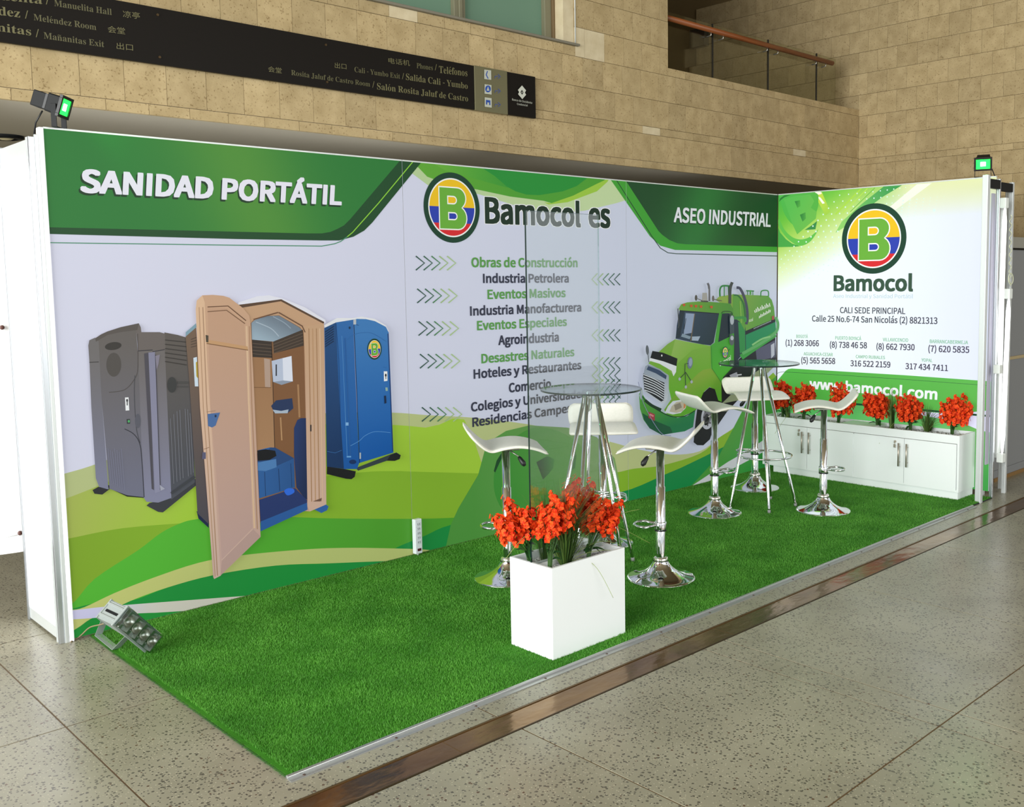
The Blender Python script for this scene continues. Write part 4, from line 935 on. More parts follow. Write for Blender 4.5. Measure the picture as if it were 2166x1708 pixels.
for x, z in ((-0.10, 1.42), (-0.10, 0.42)): 
    q = on(4 if z > 1 else 42, 693 if z > 1 else 1128, 1, 0.6)
    b = bmesh.new(); bmesh.ops.create_uvsphere(b, u_segments=10, v_segments=6, radius=0.012); bm_obj('brown_knob', b, mat('brown_knob', '#5d3a34', 0.4), wp, loc=(q.x + 0.03, -0.004, q.z))
tube('cord', [(-0.5, 0, 0.41), (-0.12, -0.012, 0.415), (-0.02, -0.012, 0.42)], 0.0015, WHITE, wp, 6)

fr = thing('aluminium_frame', 'open aluminium post frame closing the right end of the stand', 'frame', (5.66, -1.922, 0))
O = Vector((5.66, -1.922, 0))
profile('post', 0, 0, 0, 2.40, 0.042, ALU_W, fr)
profile('post', 0.222, 0, 0, 2.385, 0.024, ALU, fr); profile('post', 0.455, 0, 0, 2.375, 0.03, ALU_W, fr)
profile('rear_post', 0.60, 0.085, 0, 2.37, 0.03, ALU_W, fr); profile('rear_post', 0.285, 0.10, 0.0, 2.375, 0.035, ALU_W, fr)
box('top_connector', (0.03, -0.016, 2.31), (0.208, 0.016, 2.375), DARKM, fr); box('top_connector', (0.238, -0.016, 2.30), (0.438, 0.016, 2.362), DARKM, fr)
box('inner_panel', (0.16, 0.02, 0.26), (0.235, 0.03, 2.28), mat('lilac_panel_back', '#b9b6c6', 0.6), fr)
box('tube_batten', (0.285, -0.012, 0.30), (0.345, 0.012, 2.21), mat('white_batten', '#e3e8e4', 0.5), fr)
# white side panel between banner end and second post
box('edge_strip', (0.215, 0.16, 0.05), (0.24, 0.18, 2.38), mat('lilac_edge', '#cfcfe6', 0.5), fr)
TUBE = mat('fluorescent_tube', '#ffffff', 0.4, emit='#fbfdff', es=2.2)
SOCK = mat('white_lamp_socket', '#e6ebe6', 0.4)
def flu(label, top, bot):
    a = on(*top, 1, -1.965); b = on(*bot, 1, -1.965); r = thing('fluorescent_tube', label, 'lamp', tuple(b), group='fluorescent tubes behind the stand'); a = a - b
    bm = bmesh.new(); dz = a.normalized(); L2 = a.length
    add_tube(bm, [dz * 0.035, dz * 0.05, dz * 0.16, a - dz * 0.11, a - dz * 0.03, a - dz * 0.015], [0.005, 0.008, 0.0165, 0.0165, 0.008, 0.005], 16); bm_obj('glass_tube', bm, TUBE, r, smooth=True)
    box('lamp_socket', (-0.03, -0.018, -0.03), (0.03, 0.03, 0.035), SOCK, r, 0.004); 
    box('lamp_socket', (a.x - 0.025, -0.016, a.z - 0.015), (a.x + 0.03, 0.03, a.z + 0.06), SOCK, r, 0.004)
flu('upper fluorescent tube on the right end frame', (2126, 436), (2113, 782)); flu('lower fluorescent tube on the right end frame', (2134, 628), (2119, 970))
pts = []
for k in range(60):
    a = k / 59; q = on(2138 - a * 2 + 2.5 * math.sin(k * 0.9), 455 + a * 150, 1, -1.95); pts.append(tuple(q))
tag(tube('twisted_cable', pts, 0.0035, mat('cream_cable', '#dfe3c4', 0.5), None, 6), 'cream twisted lamp cable hanging beside the upper fluorescent tube', 'cable')
pts = [tuple(on(2138 + 5 * math.cos(a * .35), 590 + 12 * math.sin(a * .35), 1, -1.96)) for a in range(22)]
tube('cable_coil', pts, 0.003, mat('cream_coil', '#dfe3c4', 0.5), bpy.data.objects['twisted_cable'], 6)

# ================================================================== TURF
XL = 0.083
turf = thing('artificial_turf', 'green artificial turf carpet covering the stand floor', 'carpet', (0, 0, 0))
TURFM = mat('turf_green', '#2f7a18', 0.8, spec=0.15); 
r_, mp_ = noisy(TURFM, '#33741a', '#448a26', 6, 5)
box('turf_backing', (XL, -1.938, 0.0004), (5.862, -0.002, 0.007), mat('black_turf_backing', '#22262a', 0.9), turf)
box('turf_base', (XL + 0.004, -1.934, 0.0068), (5.858, -0.004, 0.0095), TURFM, turf)
def blades():
    N = 430000
    # denser towards the viewer's side
    u = rng.random(N); x = XL + 0.004 + (5.85 - XL) * u ** 1.35; y = -1.936 + 1.93 * rng.random(N)
    a = rng.random(N) * math.tau; w = 0.0011 + 0.0009 * u; h = 0.007 + 0.006 * rng.random(N); lean = 0.006 * rng.random(N); la = rng.random(N) * math.tau
    # fibres of the cut left edge fold outwards
    v = np.empty((N * 3, 3), np.float32); z0 = 0.008
    v[0::3] = np.stack([x - np.cos(a) * w, y - np.sin(a) * w, np.full(N, z0)], 1); v[1::3] = np.stack([x + np.cos(a) * w, y + np.sin(a) * w, np.full(N, z0)], 1)
    v[2::3] = np.stack([x + np.cos(la) * lean, y + np.sin(la) * lean, z0 + h], 1)
    e = u < 0.012; k = np.nonzero(e)[0] * 3 + 2; v[k, 0] = XL - 0.004 - 0.009 * rng.random(len(k)); v[k, 2] = 0.002 + 0.012 * rng.random(len(k)); v[k, 1] = y[e] + 0.006 * (rng.random(len(k)) - 0.5)
    me = bpy.data.meshes.new('turf_pile'); me.vertices.add(N * 3); me.vertices.foreach_set('co', v.ravel())
    me.loops.add(N * 3); me.loops.foreach_set('vertex_index', np.arange(N * 3, dtype=np.int32))
    me.polygons.add(N); me.polygons.foreach_set('loop_start', np.arange(0, N * 3, 3, dtype=np.int32)); me.polygons.foreach_set('loop_total', np.full(N, 3, np.int32))
    me.update(); return me
PILE = mat('turf_fibre', '#3f9a22', 0.55, spec=0.3)
nt = PILE.node_tree; N_ = nt.nodes; L__ = nt.links
tc = N_.new('ShaderNodeTexCoord'); n1 = N_.new('ShaderNodeTexNoise'); n1.inputs['Scale'].default_value = 260; n2 = N_.new('ShaderNodeTexNoise'); n2.inputs['Scale'].default_value = 3.5; n2.inputs['Detail'].default_value = 5
L__.new(tc.outputs['Object'], n1.inputs['Vector']); L__.new(tc.outputs['Object'], n2.inputs['Vector'])
ad = N_.new('ShaderNodeMath'); ad.operation = 'MULTIPLY_ADD'; L__.new(n2.outputs['Fac'], ad.inputs[0]); ad.inputs[1].default_value = 0.7; 
ml = N_.new('ShaderNodeMath'); ml.operation = 'MULTIPLY'; L__.new(n1.outputs['Fac'], ml.inputs[0]); ml.inputs[1].default_value = 0.45; L__.new(ml.outputs[0], ad.inputs[2])
rp = N_.new('ShaderNodeValToRGB'); rp.color_ramp.elements[0].position = 0.38; rp.color_ramp.elements[1].position = 0.78
rp.color_ramp.elements[0].color = (*lin('#377820'), 1); rp.color_ramp.elements[1].color = (*lin('#66ab3e'), 1)
L__.new(ad.outputs[0], rp.inputs[0]); L__.new(rp.outputs[0], N_['Principled BSDF'].inputs['Base Color'])
pile = link('turf_pile', blades(), PILE, turf); pile['kind'] = 'stuff'
et = thing('edge_trim', 'thin aluminium edge trim along the front of the turf', 'trim', (XL, -1.945, 0))
bm = bmesh.new(); 
add_box(bm, (-0.004, -0.030, 0.0003), (5.43, -0.006, 0.004)); add_box(bm, (-0.004, -0.006, 0.0003), (5.43, 0.010, 0.0125), 0.003); bm_obj('trim_profile', bm, mat('trim_aluminium', '#b3b5b4', 0.35, 0.7), et)
for k in range(15):
    b = bmesh.new(); add_lathe(b, [(0.006, 0.0), (0.005, 0.002), (0, 0.0025)], 10); bm_obj('screw', b, mat('screw_brown', '#4d3a30', 0.5) if k == 0 else bpy.data.materials['screw_brown'], et, (0.05 + k * 0.375, -0.019, 0.0038))

# ================================================================== PLANTER, GLASS PANE, CABINET
ZT_ = 0.0095
PX0, PX1, PY0, PY1, PH = 1.402, 1.872, -1.857, -1.575, 0.415
pl = thing('planter_box', 'white square-edged planter box with a divider, standing on the turf near the front edge', 'planter', (PX0, PY0, ZT_))
w_, d_ = PX1 - PX0, PY1 - PY0; T_ = 0.014
box('front_board', (0, 0, 0), (w_, T_, PH), WHITE, pl, 0.0012); box('back_board', (0, d_ - T_, 0), (w_, d_, PH), WHITE, pl, 0.0012)
box('side_board', (0, T_, 0), (T_, d_ - T_, PH), WHITE, pl, 0.0012); box('side_board', (w_ - T_, T_, 0), (w_, d_ - T_, PH), WHITE, pl, 0.0012)
box('divider', (T_, d_ / 2 - 0.02, 0.1), (w_ - T_, d_ / 2 - 0.008, PH - 0.012), WHITE_IN, pl); box('divider', (T_, d_ / 2 + 0.008, 0.1), (w_ - T_, d_ / 2 + 0.02, PH - 0.012), WHITE_IN, pl)
box('inner_floor', (T_, T_, 0.30), (w_ - T_, d_ - T_, PH - 0.042), mat('planter_fill', '#8e8a80', 0.9), pl)
PEB = mat('white_pebble', '#d9d8cf', 0.7)
nt = PEB.node_tree; oi = nt.nodes.new('ShaderNodeNewGeometry'); mr = nt.nodes.new('ShaderNodeMapRange'); nt.links.new(oi.outputs['Random Per Island'], mr.inputs[0]); mr.inputs[3].default_value = 0.35; mr.inputs[4].default_value = 0.80
nt.links.new(mr.outputs[0], nt.nodes['Principled BSDF'].inputs['Base Color'])
def pebbles(x0, x1, y0, y1, z, n, parent, skip=None):
    bm = bmesh.new()
    for i in range(n):
        x = random.uniform(x0, x1); y = random.uniform(y0, y1)
        if skip and skip(x, y): continue
        s = random.uniform(0.004, 0.0085); r = bmesh.ops.create_icosphere(bm, subdivisions=1, radius=s)
        e = Matrix.Translation((x, y, z + random.uniform(0, 0.006))) @ Euler((random.random() * 3, random.random() * 3, 0)).to_matrix().to_4x4() @ Matrix.Diagonal((1, random.uniform(.6, 1), random.uniform(.5, .8), 1))
        for v in r['verts']: v.co = e @ v.co
    o = bm_obj('pebbles', bm, PEB, parent); o['kind'] = 'stuff'; return o
pebbles(0.02, w_ - 0.02, 0.02, d_ - 0.02, PH - 0.040, 2300, pl, lambda x, y: abs(y - d_ / 2) < 0.026)
gp = thing('glass_screen', 'tall frameless glass screen standing upright in the slot of the white planter', 'glass pane', (PX0 + 0.006, (PY0 + PY1) / 2, ZT_ + 0.11))
box('pane', (0, -0.004, 0), (0.452, 0.004, 1.985 - ZT_ - 0.11), GLASS, gp)
box('near_edge', (-0.0012, -0.0042, 0), (0.0, 0.0042, 1.986 - ZT_ - 0.11), GLASS_EDGE, gp)
box('far_edge', (0.452, -0.004, 0), (0.4532, 0.004, 1.986 - ZT_ - 0.11), m_glass('pale_glass_edge', (0.8, 0.9, 0.87), 3.0), gp)
box('top_edge', (0, -0.004, 1.985 - ZT_ - 0.11), (0.452, 0.004, 1.9862 - ZT_ - 0.11), m_glass('grey_glass_edge', (0.7, 0.82, 0.79), 3.0), gp)

CX, CY0, CY1, CH = 5.585, -1.800, -0.055, 0.487
cab = thing('planter_cabinet', 'long low white four-door cabinet with a planting trough, under the side banner', 'cabinet', (CX, CY0, ZT_))
cd = L_ - 0.012 - CX; cl_ = CY1 - CY0
box('plinth', (0.018, 0.012, 0), (cd, cl_ - 0.10, 0.058), WHITE, cab, 0.001)
box('end_panel', (0, 0, 0.058), (cd, 0.016, CH), WHITE, cab, 0.001); box('end_panel', (0, cl_ - 0.016, 0.058), (cd, cl_, CH), WHITE, cab, 0.001)
box('back_panel', (cd - 0.012, 0.016, 0.058), (cd, cl_ - 0.016, CH), WHITE, cab); box('bottom_panel', (0.002, 0.016, 0.058), (cd - 0.012, cl_ - 0.016, 0.074), WHITE, cab)
box('front_rail', (0, 0.016, CH - 0.062), (0.016, cl_ - 0.016, CH), WHITE, cab, 0.001)
box('trough_floor', (0.016, 0.016, CH - 0.075), (cd - 0.012, cl_ - 0.016, CH - 0.03), mat('trough_fill', '#8f8b80', 0.9), cab)
box('trough_lid', (0.014, 0.72, CH - 0.03), (cd - 0.012, 1.02, CH - 0.006), WHITE, cab)
box('inner_divider', (0.004, 0.86, 0.07), (cd - 0.02, 0.876, CH - 0.075), WHITE, cab)
DX = -0.001
HSTEEL = mat('satin_handle_steel', '#b5ada0', 0.35, 0.7)
doors = [(0.020, 0.433), (0.436, 0.866), (0.872, 1.300), (1.303, cl_ - 0.018)]
for i, (a, b_) in enumerate(doors):
    dpt = box('door', (DX, a, 0.062), (DX + 0.017, b_, CH - 0.066), WHITE, cab, 0.0012)
    hy = b_ - 0.030 if i % 2 == 0 else a + 0.032
    bm = bmesh.new(); add_tube(bm, [(DX - 0.028, hy, 0.205), (DX - 0.028, hy, 0.385)], 0.0065, 10)
    for z in (0.235, 0.355): add_tube(bm, [(DX, hy, z), (DX - 0.028, hy, z)], 0.0035, 8)
    bm_obj('handle', bm, HSTEEL, dpt, smooth=True)
    if i % 2 == 1:
        ky = a + 0.072
        bm = bmesh.new(); add_tube(bm, [(DX, ky, 0.392), (DX - 0.008, ky, 0.392)], 0.009, 14); add_box(bm, (DX - 0.018, ky - 0.004, 0.380), (DX - 0.008, ky + 0.004, 0.400), 0.001); add_tube(bm, [(DX - 0.014, ky, 0.388), (DX - 0.014, ky, 0.372)], 0.0015, 6); add_box(bm, (DX - 0.016, ky - 0.008, 0.345), (DX - 0.012, ky + 0.008, 0.372), 0.002)
        bm_obj('lock_and_key', bm, HSTEEL, dpt)
pebbles(0.02, cd - 0.016, 0.02, 0.70, CH - 0.030, 900, cab); pebbles(0.02, cd - 0.016, 1.04, cl_ - 0.02, CH - 0.030, 900, cab)

# ================================================================== BAR TABLES
def bar_table(label, top_c, ztop, rtop, feet, ring, off=(0, 0)):
    b = Vector((top_c[0], top_c[1], ZT_)); r = thing('bar_table', label, 'table', tuple(b), group='glass bar tables')
    h = ztop - ZT_
    lathe('glass_top', [(0, h - 0.010), (rtop - 0.003, h - 0.010), (rtop - 0.003, h), (0, h)], GLASS_TOP, r, 72, False)
    lathe('glass_edge', [(rtop - 0.003, h - 0.010), (rtop, h - 0.009), (rtop, h - 0.001), (rtop - 0.003, h)], GLASS_EDGE, r, 72)
    lathe('hub_plate', [(0, h - 0.0105), (0.05, h - 0.0105), (0.05, h - 0.018), (0.03, h - 0.03), (0, h - 0.03)], CHROME, r, 32)
    for i, f in enumerate(feet):
        fx, fy = f[0] - b.x, f[1] - b.y; a = math.atan2(fy, fx); top = Vector((0.035 * math.cos(a), 0.035 * math.sin(a), h - 0.02)); bot = Vector((fx, fy, 0.012))
        lg = tube('leg', [bot, bot + (top - bot) * 0.02, top], [0.0095, 0.0105, 0.0115], CHROME, r, 14)
        tube('foot_cap', [bot - Vector((0, 0, 0.012)), bot + (top - bot) * 0.012], 0.0115, mat('grey_foot_cap', '#8f9290', 0.5) if 'grey_foot_cap' not in bpy.data.materials else bpy.data.materials['grey_foot_cap'], lg, 10)
    if ring:
        zr = ring[0]; P = []
        for f in feet:
            t_ = 1 - zr / h; P.append(((f[0] - b.x) * t_ + 0.035 * (1 - t_), (f[1] - b.y) * t_))
        cx = sum(p[0] for p in P) / len(P); cy = sum(p[1] for p in P) / len(P)
        tube('foot_ring', [(cx + ring[1] * math.cos(a * math.tau / 48), cy + ring[1] * math.sin(a * math.tau / 48), zr) for a in range(48)], 0.007, CHROME, r, 10, True)
    return r
bar_table('round glass bar table on chrome legs behind the planter, under the chevrons', (2.47, -1.052), 1.071, 0.287, [(2.372, -0.800), (2.30, -1.085), (2.781, -0.677), (2.69, -1.075), (2.775, -1.085)], (0.40, 0.19))
bar_table('round glass bar table on chrome legs in front of the truck banner', (4.42, -0.828), 1.071, 0.290, [(4.190, -0.745), (4.315, -0.995), (4.62, -1.017), (4.692, -0.75)], (0.385, 0.195))

# ================================================================== BAR STOOLS
def seat_mesh():
    # side profile: x forward, z up (relative to the seat plate); half width; built as a padded shell
    prof = [(-0.222, 0.116, 0.192), (-0.206, 0.092, 0.204), (-0.184, 0.066, 0.208), (-0.158, 0.040, 0.207), (-0.132, 0.018, 0.204), (-0.108, 0.005, 0.200), (-0.082, 0.002, 0.197), (-0.03, 0.013, 0.196),
            (0.03, 0.020, 0.197), (0.08, 0.018, 0.200), (0.12, 0.011, 0.203), (0.155, 0.001, 0.206), (0.185, -0.011, 0.208), (0.205, -0.021, 0.207)]
    P = smooth_pts([(p[0], p[1]) for p in prof], 3, False); W = smooth_pts([(p[0], p[2]) for p in prof], 3, False)
    n = len(P); mcols = 13; bm = bmesh.new(); T = []; B = []
    for i in range(n):
        a = P[max(i - 1, 0)]; b = P[min(i + 1, n - 1)]; tx, tz = b[0] - a[0], b[1] - a[1]; l = math.hypot(tx, tz); nx, nz = -tz / l, tx / l
        e = i / 3.0; e2 = (n - 1 - i) / 2.0; hw = W[i][1] - (0.022 * (1 - min(1, e)) ** 2) - (0.008 * (1 - min(1, e2)) ** 2)
        th = 0.009 if 0 < i < n - 1 else 0.004
        rt = []; rb = []
        for j in range(mcols):
            s = -1 + 2 * j / (mcols - 1); y = hw * (abs(s) ** 0.85) * (1 if s > 0 else -1)
            edge = 1 - max(0, (abs(s) - 0.88) / 0.12) ** 2 * 0.6; cup = 0.002 * s * s
            rt.append(bm.verts.new((P[i][0] + nx * (th * edge + cup), y, P[i][1] + nz * (th * edge + cup))))
            rb.append(bm.verts.new((P[i][0] - nx * (th * edge - cup), y, P[i][1] - nz * (th * edge - cup))))
        T.append(rt); B.append(rb)
    for i in range(n - 1):
        for j in range(mcols - 1):
            bm.faces.new((T[i][j], T[i + 1][j], T[i + 1][j + 1], T[i][j + 1])); bm.faces.new((B[i][j], B[i][j + 1], B[i + 1][j + 1], B[i + 1][j]))
        bm.faces.new((T[i][0], B[i][0], B[i + 1][0], T[i + 1][0])); bm.faces.new((T[i][-1], T[i + 1][-1], B[i + 1][-1], B[i][-1]))
    bm.faces.new(T[0] + B[0][::-1]); bm.faces.new(T[-1][::-1] + B[-1])
    bmesh.ops.recalc_face_normals(bm, faces=bm.faces)
    edge = [tuple((T[i][0].co + B[i][0].co) / 2) for i in range(n)] + [tuple((T[-1][j].co + B[-1][j].co) / 2) for j in range(1, mcols)] + [tuple((T[i][-1].co + B[i][-1].co) / 2) for i in range(n - 2, -1, -1)] + [tuple((T[0][j].co + B[0][j].co) / 2) for j in range(mcols - 2, 0, -1)]
    me = bpy.data.meshes.new('seat'); bm.to_mesh(me); bm.free(); return me, edge
def make_stool():
    r = thing('bar_stool', 'white padded bar stool', 'bar stool', (0, 0, ZT_), group='white bar stools on round chrome bases')
    prof = [(0, 0.0), (0.190, 0.0), (0.1935, 0.002), (0.1935, 0.0045), (0.187, 0.0075), (0.165, 0.0125), (0.135, 0.021), (0.105, 0.034), (0.080, 0.050), (0.060, 0.068), (0.048, 0.086), (0.043, 0.098)]
    P = smooth_pts(prof[4:], 3, False); lathe('base', prof[:4] + P, CHROME, r, 72)
    lathe('base_collar', [(0.030, 0.098), (0.040, 0.098), (0.042, 0.104), (0.040, 0.116), (0.036, 0.120), (0.026, 0.121)], mat('collar_chrome', '#f0ece2', 0.12, 0.9), r, 36)
    lathe('pole', [(0.0265, 0.10), (0.0265, 0.52), (0.0225, 0.522), (0.0225, 0.745), (0, 0.745)], CHROME, r, 36)
    box('seat_plate', (-0.07, -0.07, 0.738), (0.07, 0.07, 0.748), STEEL, r, 0.003)
    me, edge = seat_mesh(); s = link('seat', me, LEATHER, r, (0.0, 0, 0.752), smooth=True)
    tube('piping', edge, 0.0035, PIPING, s, 8, True)
    return r
def finish_stool(r, lev, frs, rz):
    c, s = math.cos(frs), math.sin(frs)
    lp = [Vector((0.028 * 1, -0.026, 0.305))]
    for k in range(21):
        a = -math.pi / 2 + math.pi * k / 20; lp.append(Vector((0.085 + 0.062 * math.cos(a) * 1.0, 0.073 * math.sin(a), 0.305)))
    lp.append(Vector((0.028, 0.026, 0.305)))
    pts = [Vector((p.x * c - p.y * s, p.x * s + p.y * c, p.z)) for p in lp]
    bm = bmesh.new(); add_tube(bm, pts, 0.0075, 12); f = bm_obj('foot_rest', bm, CHROME, r, smooth=True)
    lathe('clamp_ring', [(0.027, 0.278), (0.033, 0.278), (0.034, 0.282), (0.034, 0.318), (0.032, 0.322), (0.027, 0.322)], CHROME, r, 32)
    lathe('seal_ring', [(0.027, 0.270), (0.0335, 0.270), (0.0335, 0.278), (0.027, 0.278)], BLACK, r, 32)
    a0 = Vector((0.02 * math.cos(lev), 0.02 * math.sin(lev), 0.735)); a1 = Vector((0.085 * math.cos(lev), 0.085 * math.sin(lev), 0.700)); a2 = Vector((0.125 * math.cos(lev), 0.125 * math.sin(lev), 0.652))
    lv = tube('lever', [a0, a1], 0.004, STEEL, r, 8); tube('lever_grip', [a1, a1 + (a2 - a1) * 0.15, a1 + (a2 - a1) * 0.75, a2], [0.006, 0.011, 0.016, 0.008], BLACK, lv, 12)
def wang(dx, dy): return math.atan2(dy, dx)
stools = [('white bar stool left of the near glass table, partly behind the planter', (2.057, -0.784), wang(.84, -.55), 0.0, 'L', -2.6),
          ('white bar stool behind the near glass table, seat facing the viewer', (2.952, -0.668), wang(-.68, -.73), 0.0, 'R', 2.2),
          ('white bar stool in front of the near glass table, right of the planter', (2.645, -1.415), wang(-.5, .85), 0.0, 'L', 0.0),
          ('white bar stool left of the far glass table, in front of the truck wheel', (4.069, -0.698), wang(.90, -.42), 0.0, 'R', 0.0),
          ('white bar stool behind the far glass table, seat facing the viewer', (4.956, -0.419), wang(-.56, -.83), 0.0, 'L', 0.0),
          ('white bar stool right of the far glass table, in front of the cabinet', (4.649, -1.228), wang(-.55, .83), 0.0, 'R', 0.0)]
right_dir = math.atan2(-0.703, 0.711)
proto = make_stool()
frest = [right_dir + math.pi + 0.15, right_dir + 0.1, right_dir + math.pi - 0.1, right_dir - 0.1, right_dir + math.pi + 0.1, right_dir - 0.15]
lever = [right_dir - 0.5, right_dir + 2.5, right_dir + math.pi + 0.55, right_dir + math.pi + 0.9, right_dir + 2.6, right_dir + math.pi + 0.5]
made = [proto] + [copy_tree(proto) for _ in range(5)]
for i, (lab, (x, y), rz, _, _, _) in enumerate(stools):
    o = made[i]; o['label'] = lab; o.location = (x, y, ZT_); o.rotation_euler = (0, 0, rz); finish_stool(o, lever[i] - rz, frest[i] - rz, rz)

# ================================================================== FLOWERS AND GRASS
PETAL = mat('red_petal', '#e8320c', 0.6, spec=0.2)
nt = PETAL.node_tree; ge = nt.nodes.new('ShaderNodeNewGeometry'); rp = nt.nodes.new('ShaderNodeValToRGB'); nt.links.new(ge.outputs['Random Per Island'], rp.inputs[0])
rp.color_ramp.elements[0].color = (*lin('#c8220c'), 1); rp.color_ramp.elements[1].color = (*lin('#ff5a1c'), 1); nt.links.new(rp.outputs[0], nt.nodes['Principled BSDF'].inputs['Base Color'])
EYE = mat('orange_flower_eye', '#f07818', 0.6)
STEM = mat('green_stem', '#33591f', 0.6); STEM2 = mat('pale_green_stem', '#8fa052', 0.6)
LEAF = mat('dark_green_leaf', '#1f4a1c', 0.5); GRASSM = mat('ornamental_grass', '#2c5a1c', 0.5)
nt = GRASSM.node_tree; ge = nt.nodes.new('ShaderNodeNewGeometry'); rp = nt.nodes.new('ShaderNodeValToRGB'); nt.links.new(ge.outputs['Random Per Island'], rp.inputs[0])
rp.color_ramp.elements[0].color = (*lin('#1c4218'), 1); rp.color_ramp.elements[1].color = (*lin('#6a8a3c'), 1); nt.links.new(rp.outputs[0], nt.nodes['Principled BSDF'].inputs['Base Color'])
def floret(bm, c, n, s):
    n = n.normalized(); u = n.orthogonal().normalized(); w = n.cross(u); k = 5; a0 = random.random() * 6
    for i in range(k):
        a = a0 + i * math.tau / k; d = u * math.cos(a) + w * math.sin(a); e = u * math.cos(a + 1.57) + w * math.sin(a + 1.57)
        p0 = c; p1 = c + d * s * 0.62 + e * s * 0.50 + n * s * 0.22; p2 = c + d * s * 1.05 + n * s * random.uniform(-0.05, 0.35); p3 = c + d * s * 0.62 - e * s * 0.50 + n * s * 0.22
        vs_ = [bm.verts.new(p) for p in (p0, p1, p2, p3)]
        f = bm.faces.new(vs_); f.material_index = 0
    ev = [bm.verts.new(c + n * s * 0.22 + (u * math.cos(a) + w * math.sin(a)) * s * 0.18) for a in (0, 2.1, 4.2)]
    bm.faces.new(ev).material_index = 1
def flower_plant(label, base, top, spread, nsp=9, fs=0.0155, group=None, seed=1, h0=0.42, nfl=15):
    random.seed(seed); r = thing('flowering_plant', label, 'plant', base, group=group); top = Vector(top) - Vector(base)
    sb = bmesh.new()
    for i in range(nsp):
        a = i * 2.4 + seed; rr = spread * math.sqrt((i + 0.6) / nsp); tip = top + Vector((rr * math.cos(a), rr * math.sin(a) * 0.9, random.uniform(-0.30, 0.06) * top.length - rr * 0.25))
        mid = tip * 0.45 + Vector((0, 0, 0.02)); P = [Vector((0.006 * math.cos(a), 0.006 * math.sin(a), -0.02)), mid * 0.5 + Vector((tip.x, tip.y, 0)) * -0.08, mid, tip * 0.8, tip]
        P = [Vector((*q[:2], 0)) if False else Vector(q) for q in P]
        add_tube(sb, P, [0.0035, 0.003, 0.0026, 0.002, 0.0012], 5)
        fb = bmesh.new(); st = tip * h0 + Vector((rr * .3 * math.cos(a), rr * .3 * math.sin(a), 0)); ln = (tip - st)
        for k in range(nfl):
            t_ = (k + 0.5) / nfl; aa = k * 2.4 + random.random() * .6; rad = 0.036 * (1 - 0.55 * t_) * random.uniform(0.6, 1.15)
            ax = ln.normalized(); u = ax.orthogonal().normalized(); w = ax.cross(u); out = u * math.cos(aa) + w * math.sin(aa)
            c = st + ln * (0.10 + 0.93 * t_) + out * rad
            floret(fb, c, out + ax * 0.4, fs * random.uniform(0.8, 1.2))
            if k % 2: floret(fb, c + out * 0.006 + ax * 0.014, out + ax * 0.9, fs * 0.85)
        me = bpy.data.meshes.new('flower_spike'); fb.to_mesh(me); fb.free(); me.materials.append(PETAL); me.materials.append(EYE); link('flower_spike', me, None, r)
    bm_obj('stems', sb, STEM, r)
    for i in range(9):
        a = i * 2.1 + seed * .7; z = top.z * random.uniform(0.12, 0.48); L2 = random.uniform(0.045, 0.075); d = Vector((math.cos(a), math.sin(a), random.uniform(-0.5, 0.7))).normalized(); e = d.cross(Vector((0, 0, 1))).normalized() * L2 * 0.22
        o = Vector((top.x, top.y, 0)) * (z / top.z) + Vector((0, 0, z)); b = bmesh.new()
        q = [o, o + d * L2 * .4 + e + Vector((0, 0, .008)), o + d * L2 * .75 + e * .7, o + d * L2 - Vector((0, 0, .012)), o + d * L2 * .75 - e * .7, o + d * L2 * .4 - e + Vector((0, 0, .008)), o + d * L2 * .5]
        V = [b.verts.new(x) for x in q]
        for t3 in ((0, 1, 6), (1, 2, 6), (2, 3, 6), (3, 4, 6), (4, 5, 6), (5, 0, 6)): b.faces.new([V[x] for x in t3])
        bm_obj('leaf', b, LEAF, r)
    return r
def grass_clump(label, base, h, spread, n, group=None, seed=1, arcs=()):
    random.seed(seed); r = thing('grass_clump', label, 'plant', base, group=group); bm = bmesh.new()
    for i in range(n):
        a = random.random() * math.tau; rr = spread * random.random(); hh = h * random.uniform(0.45, 1.05); b0 = Vector((0.014 * math.cos(a), 0.014 * math.sin(a), -0.01))
        tip = Vector((rr * math.cos(a), rr * math.sin(a), hh - rr * 0.25)); mid = tip * 0.5 + Vector((-rr * .18 * math.cos(a), -rr * .18 * math.sin(a), hh * 0.10)); side = Vector((-math.sin(a + .5), math.cos(a + .5), 0)) * 0.0016
        V = [bm.verts.new(x) for x in (b0 - side, b0 + side, mid + side * 0.8, mid - side * 0.8, tip)]
        bm.faces.new((V[0], V[1], V[2], V[3])); bm.faces.new((V[3], V[2], V[4]))
    o = bm_obj('grass_blades', bm, GRASSM, r); o['kind'] = 'stuff'
    for A in arcs: tube('long_blade', smooth_pts3(A), 0.0012, STEM2, r, 4)
    return r
def smooth_pts3(A, n=7):
    A = [Vector(a) for a in A]; out = []
    for i in range(len(A) - 1):
        p0, p1, p2, p3 = A[max(i - 1, 0)], A[i], A[i + 1], A[min(i + 2, len(A) - 1)]
        for k in range(n):
            t = k / n; out.append(0.5 * ((2 * p1) + (p2 - p0) * t + (2 * p0 - 5 * p1 + 4 * p2 - p3) * t * t + (3 * p1 - p0 - 3 * p2 + p3) * t ** 3))
    out.append(A[-1]); return out
pz = ZT_ + PH - 0.036
GP = 'red flowering plants'
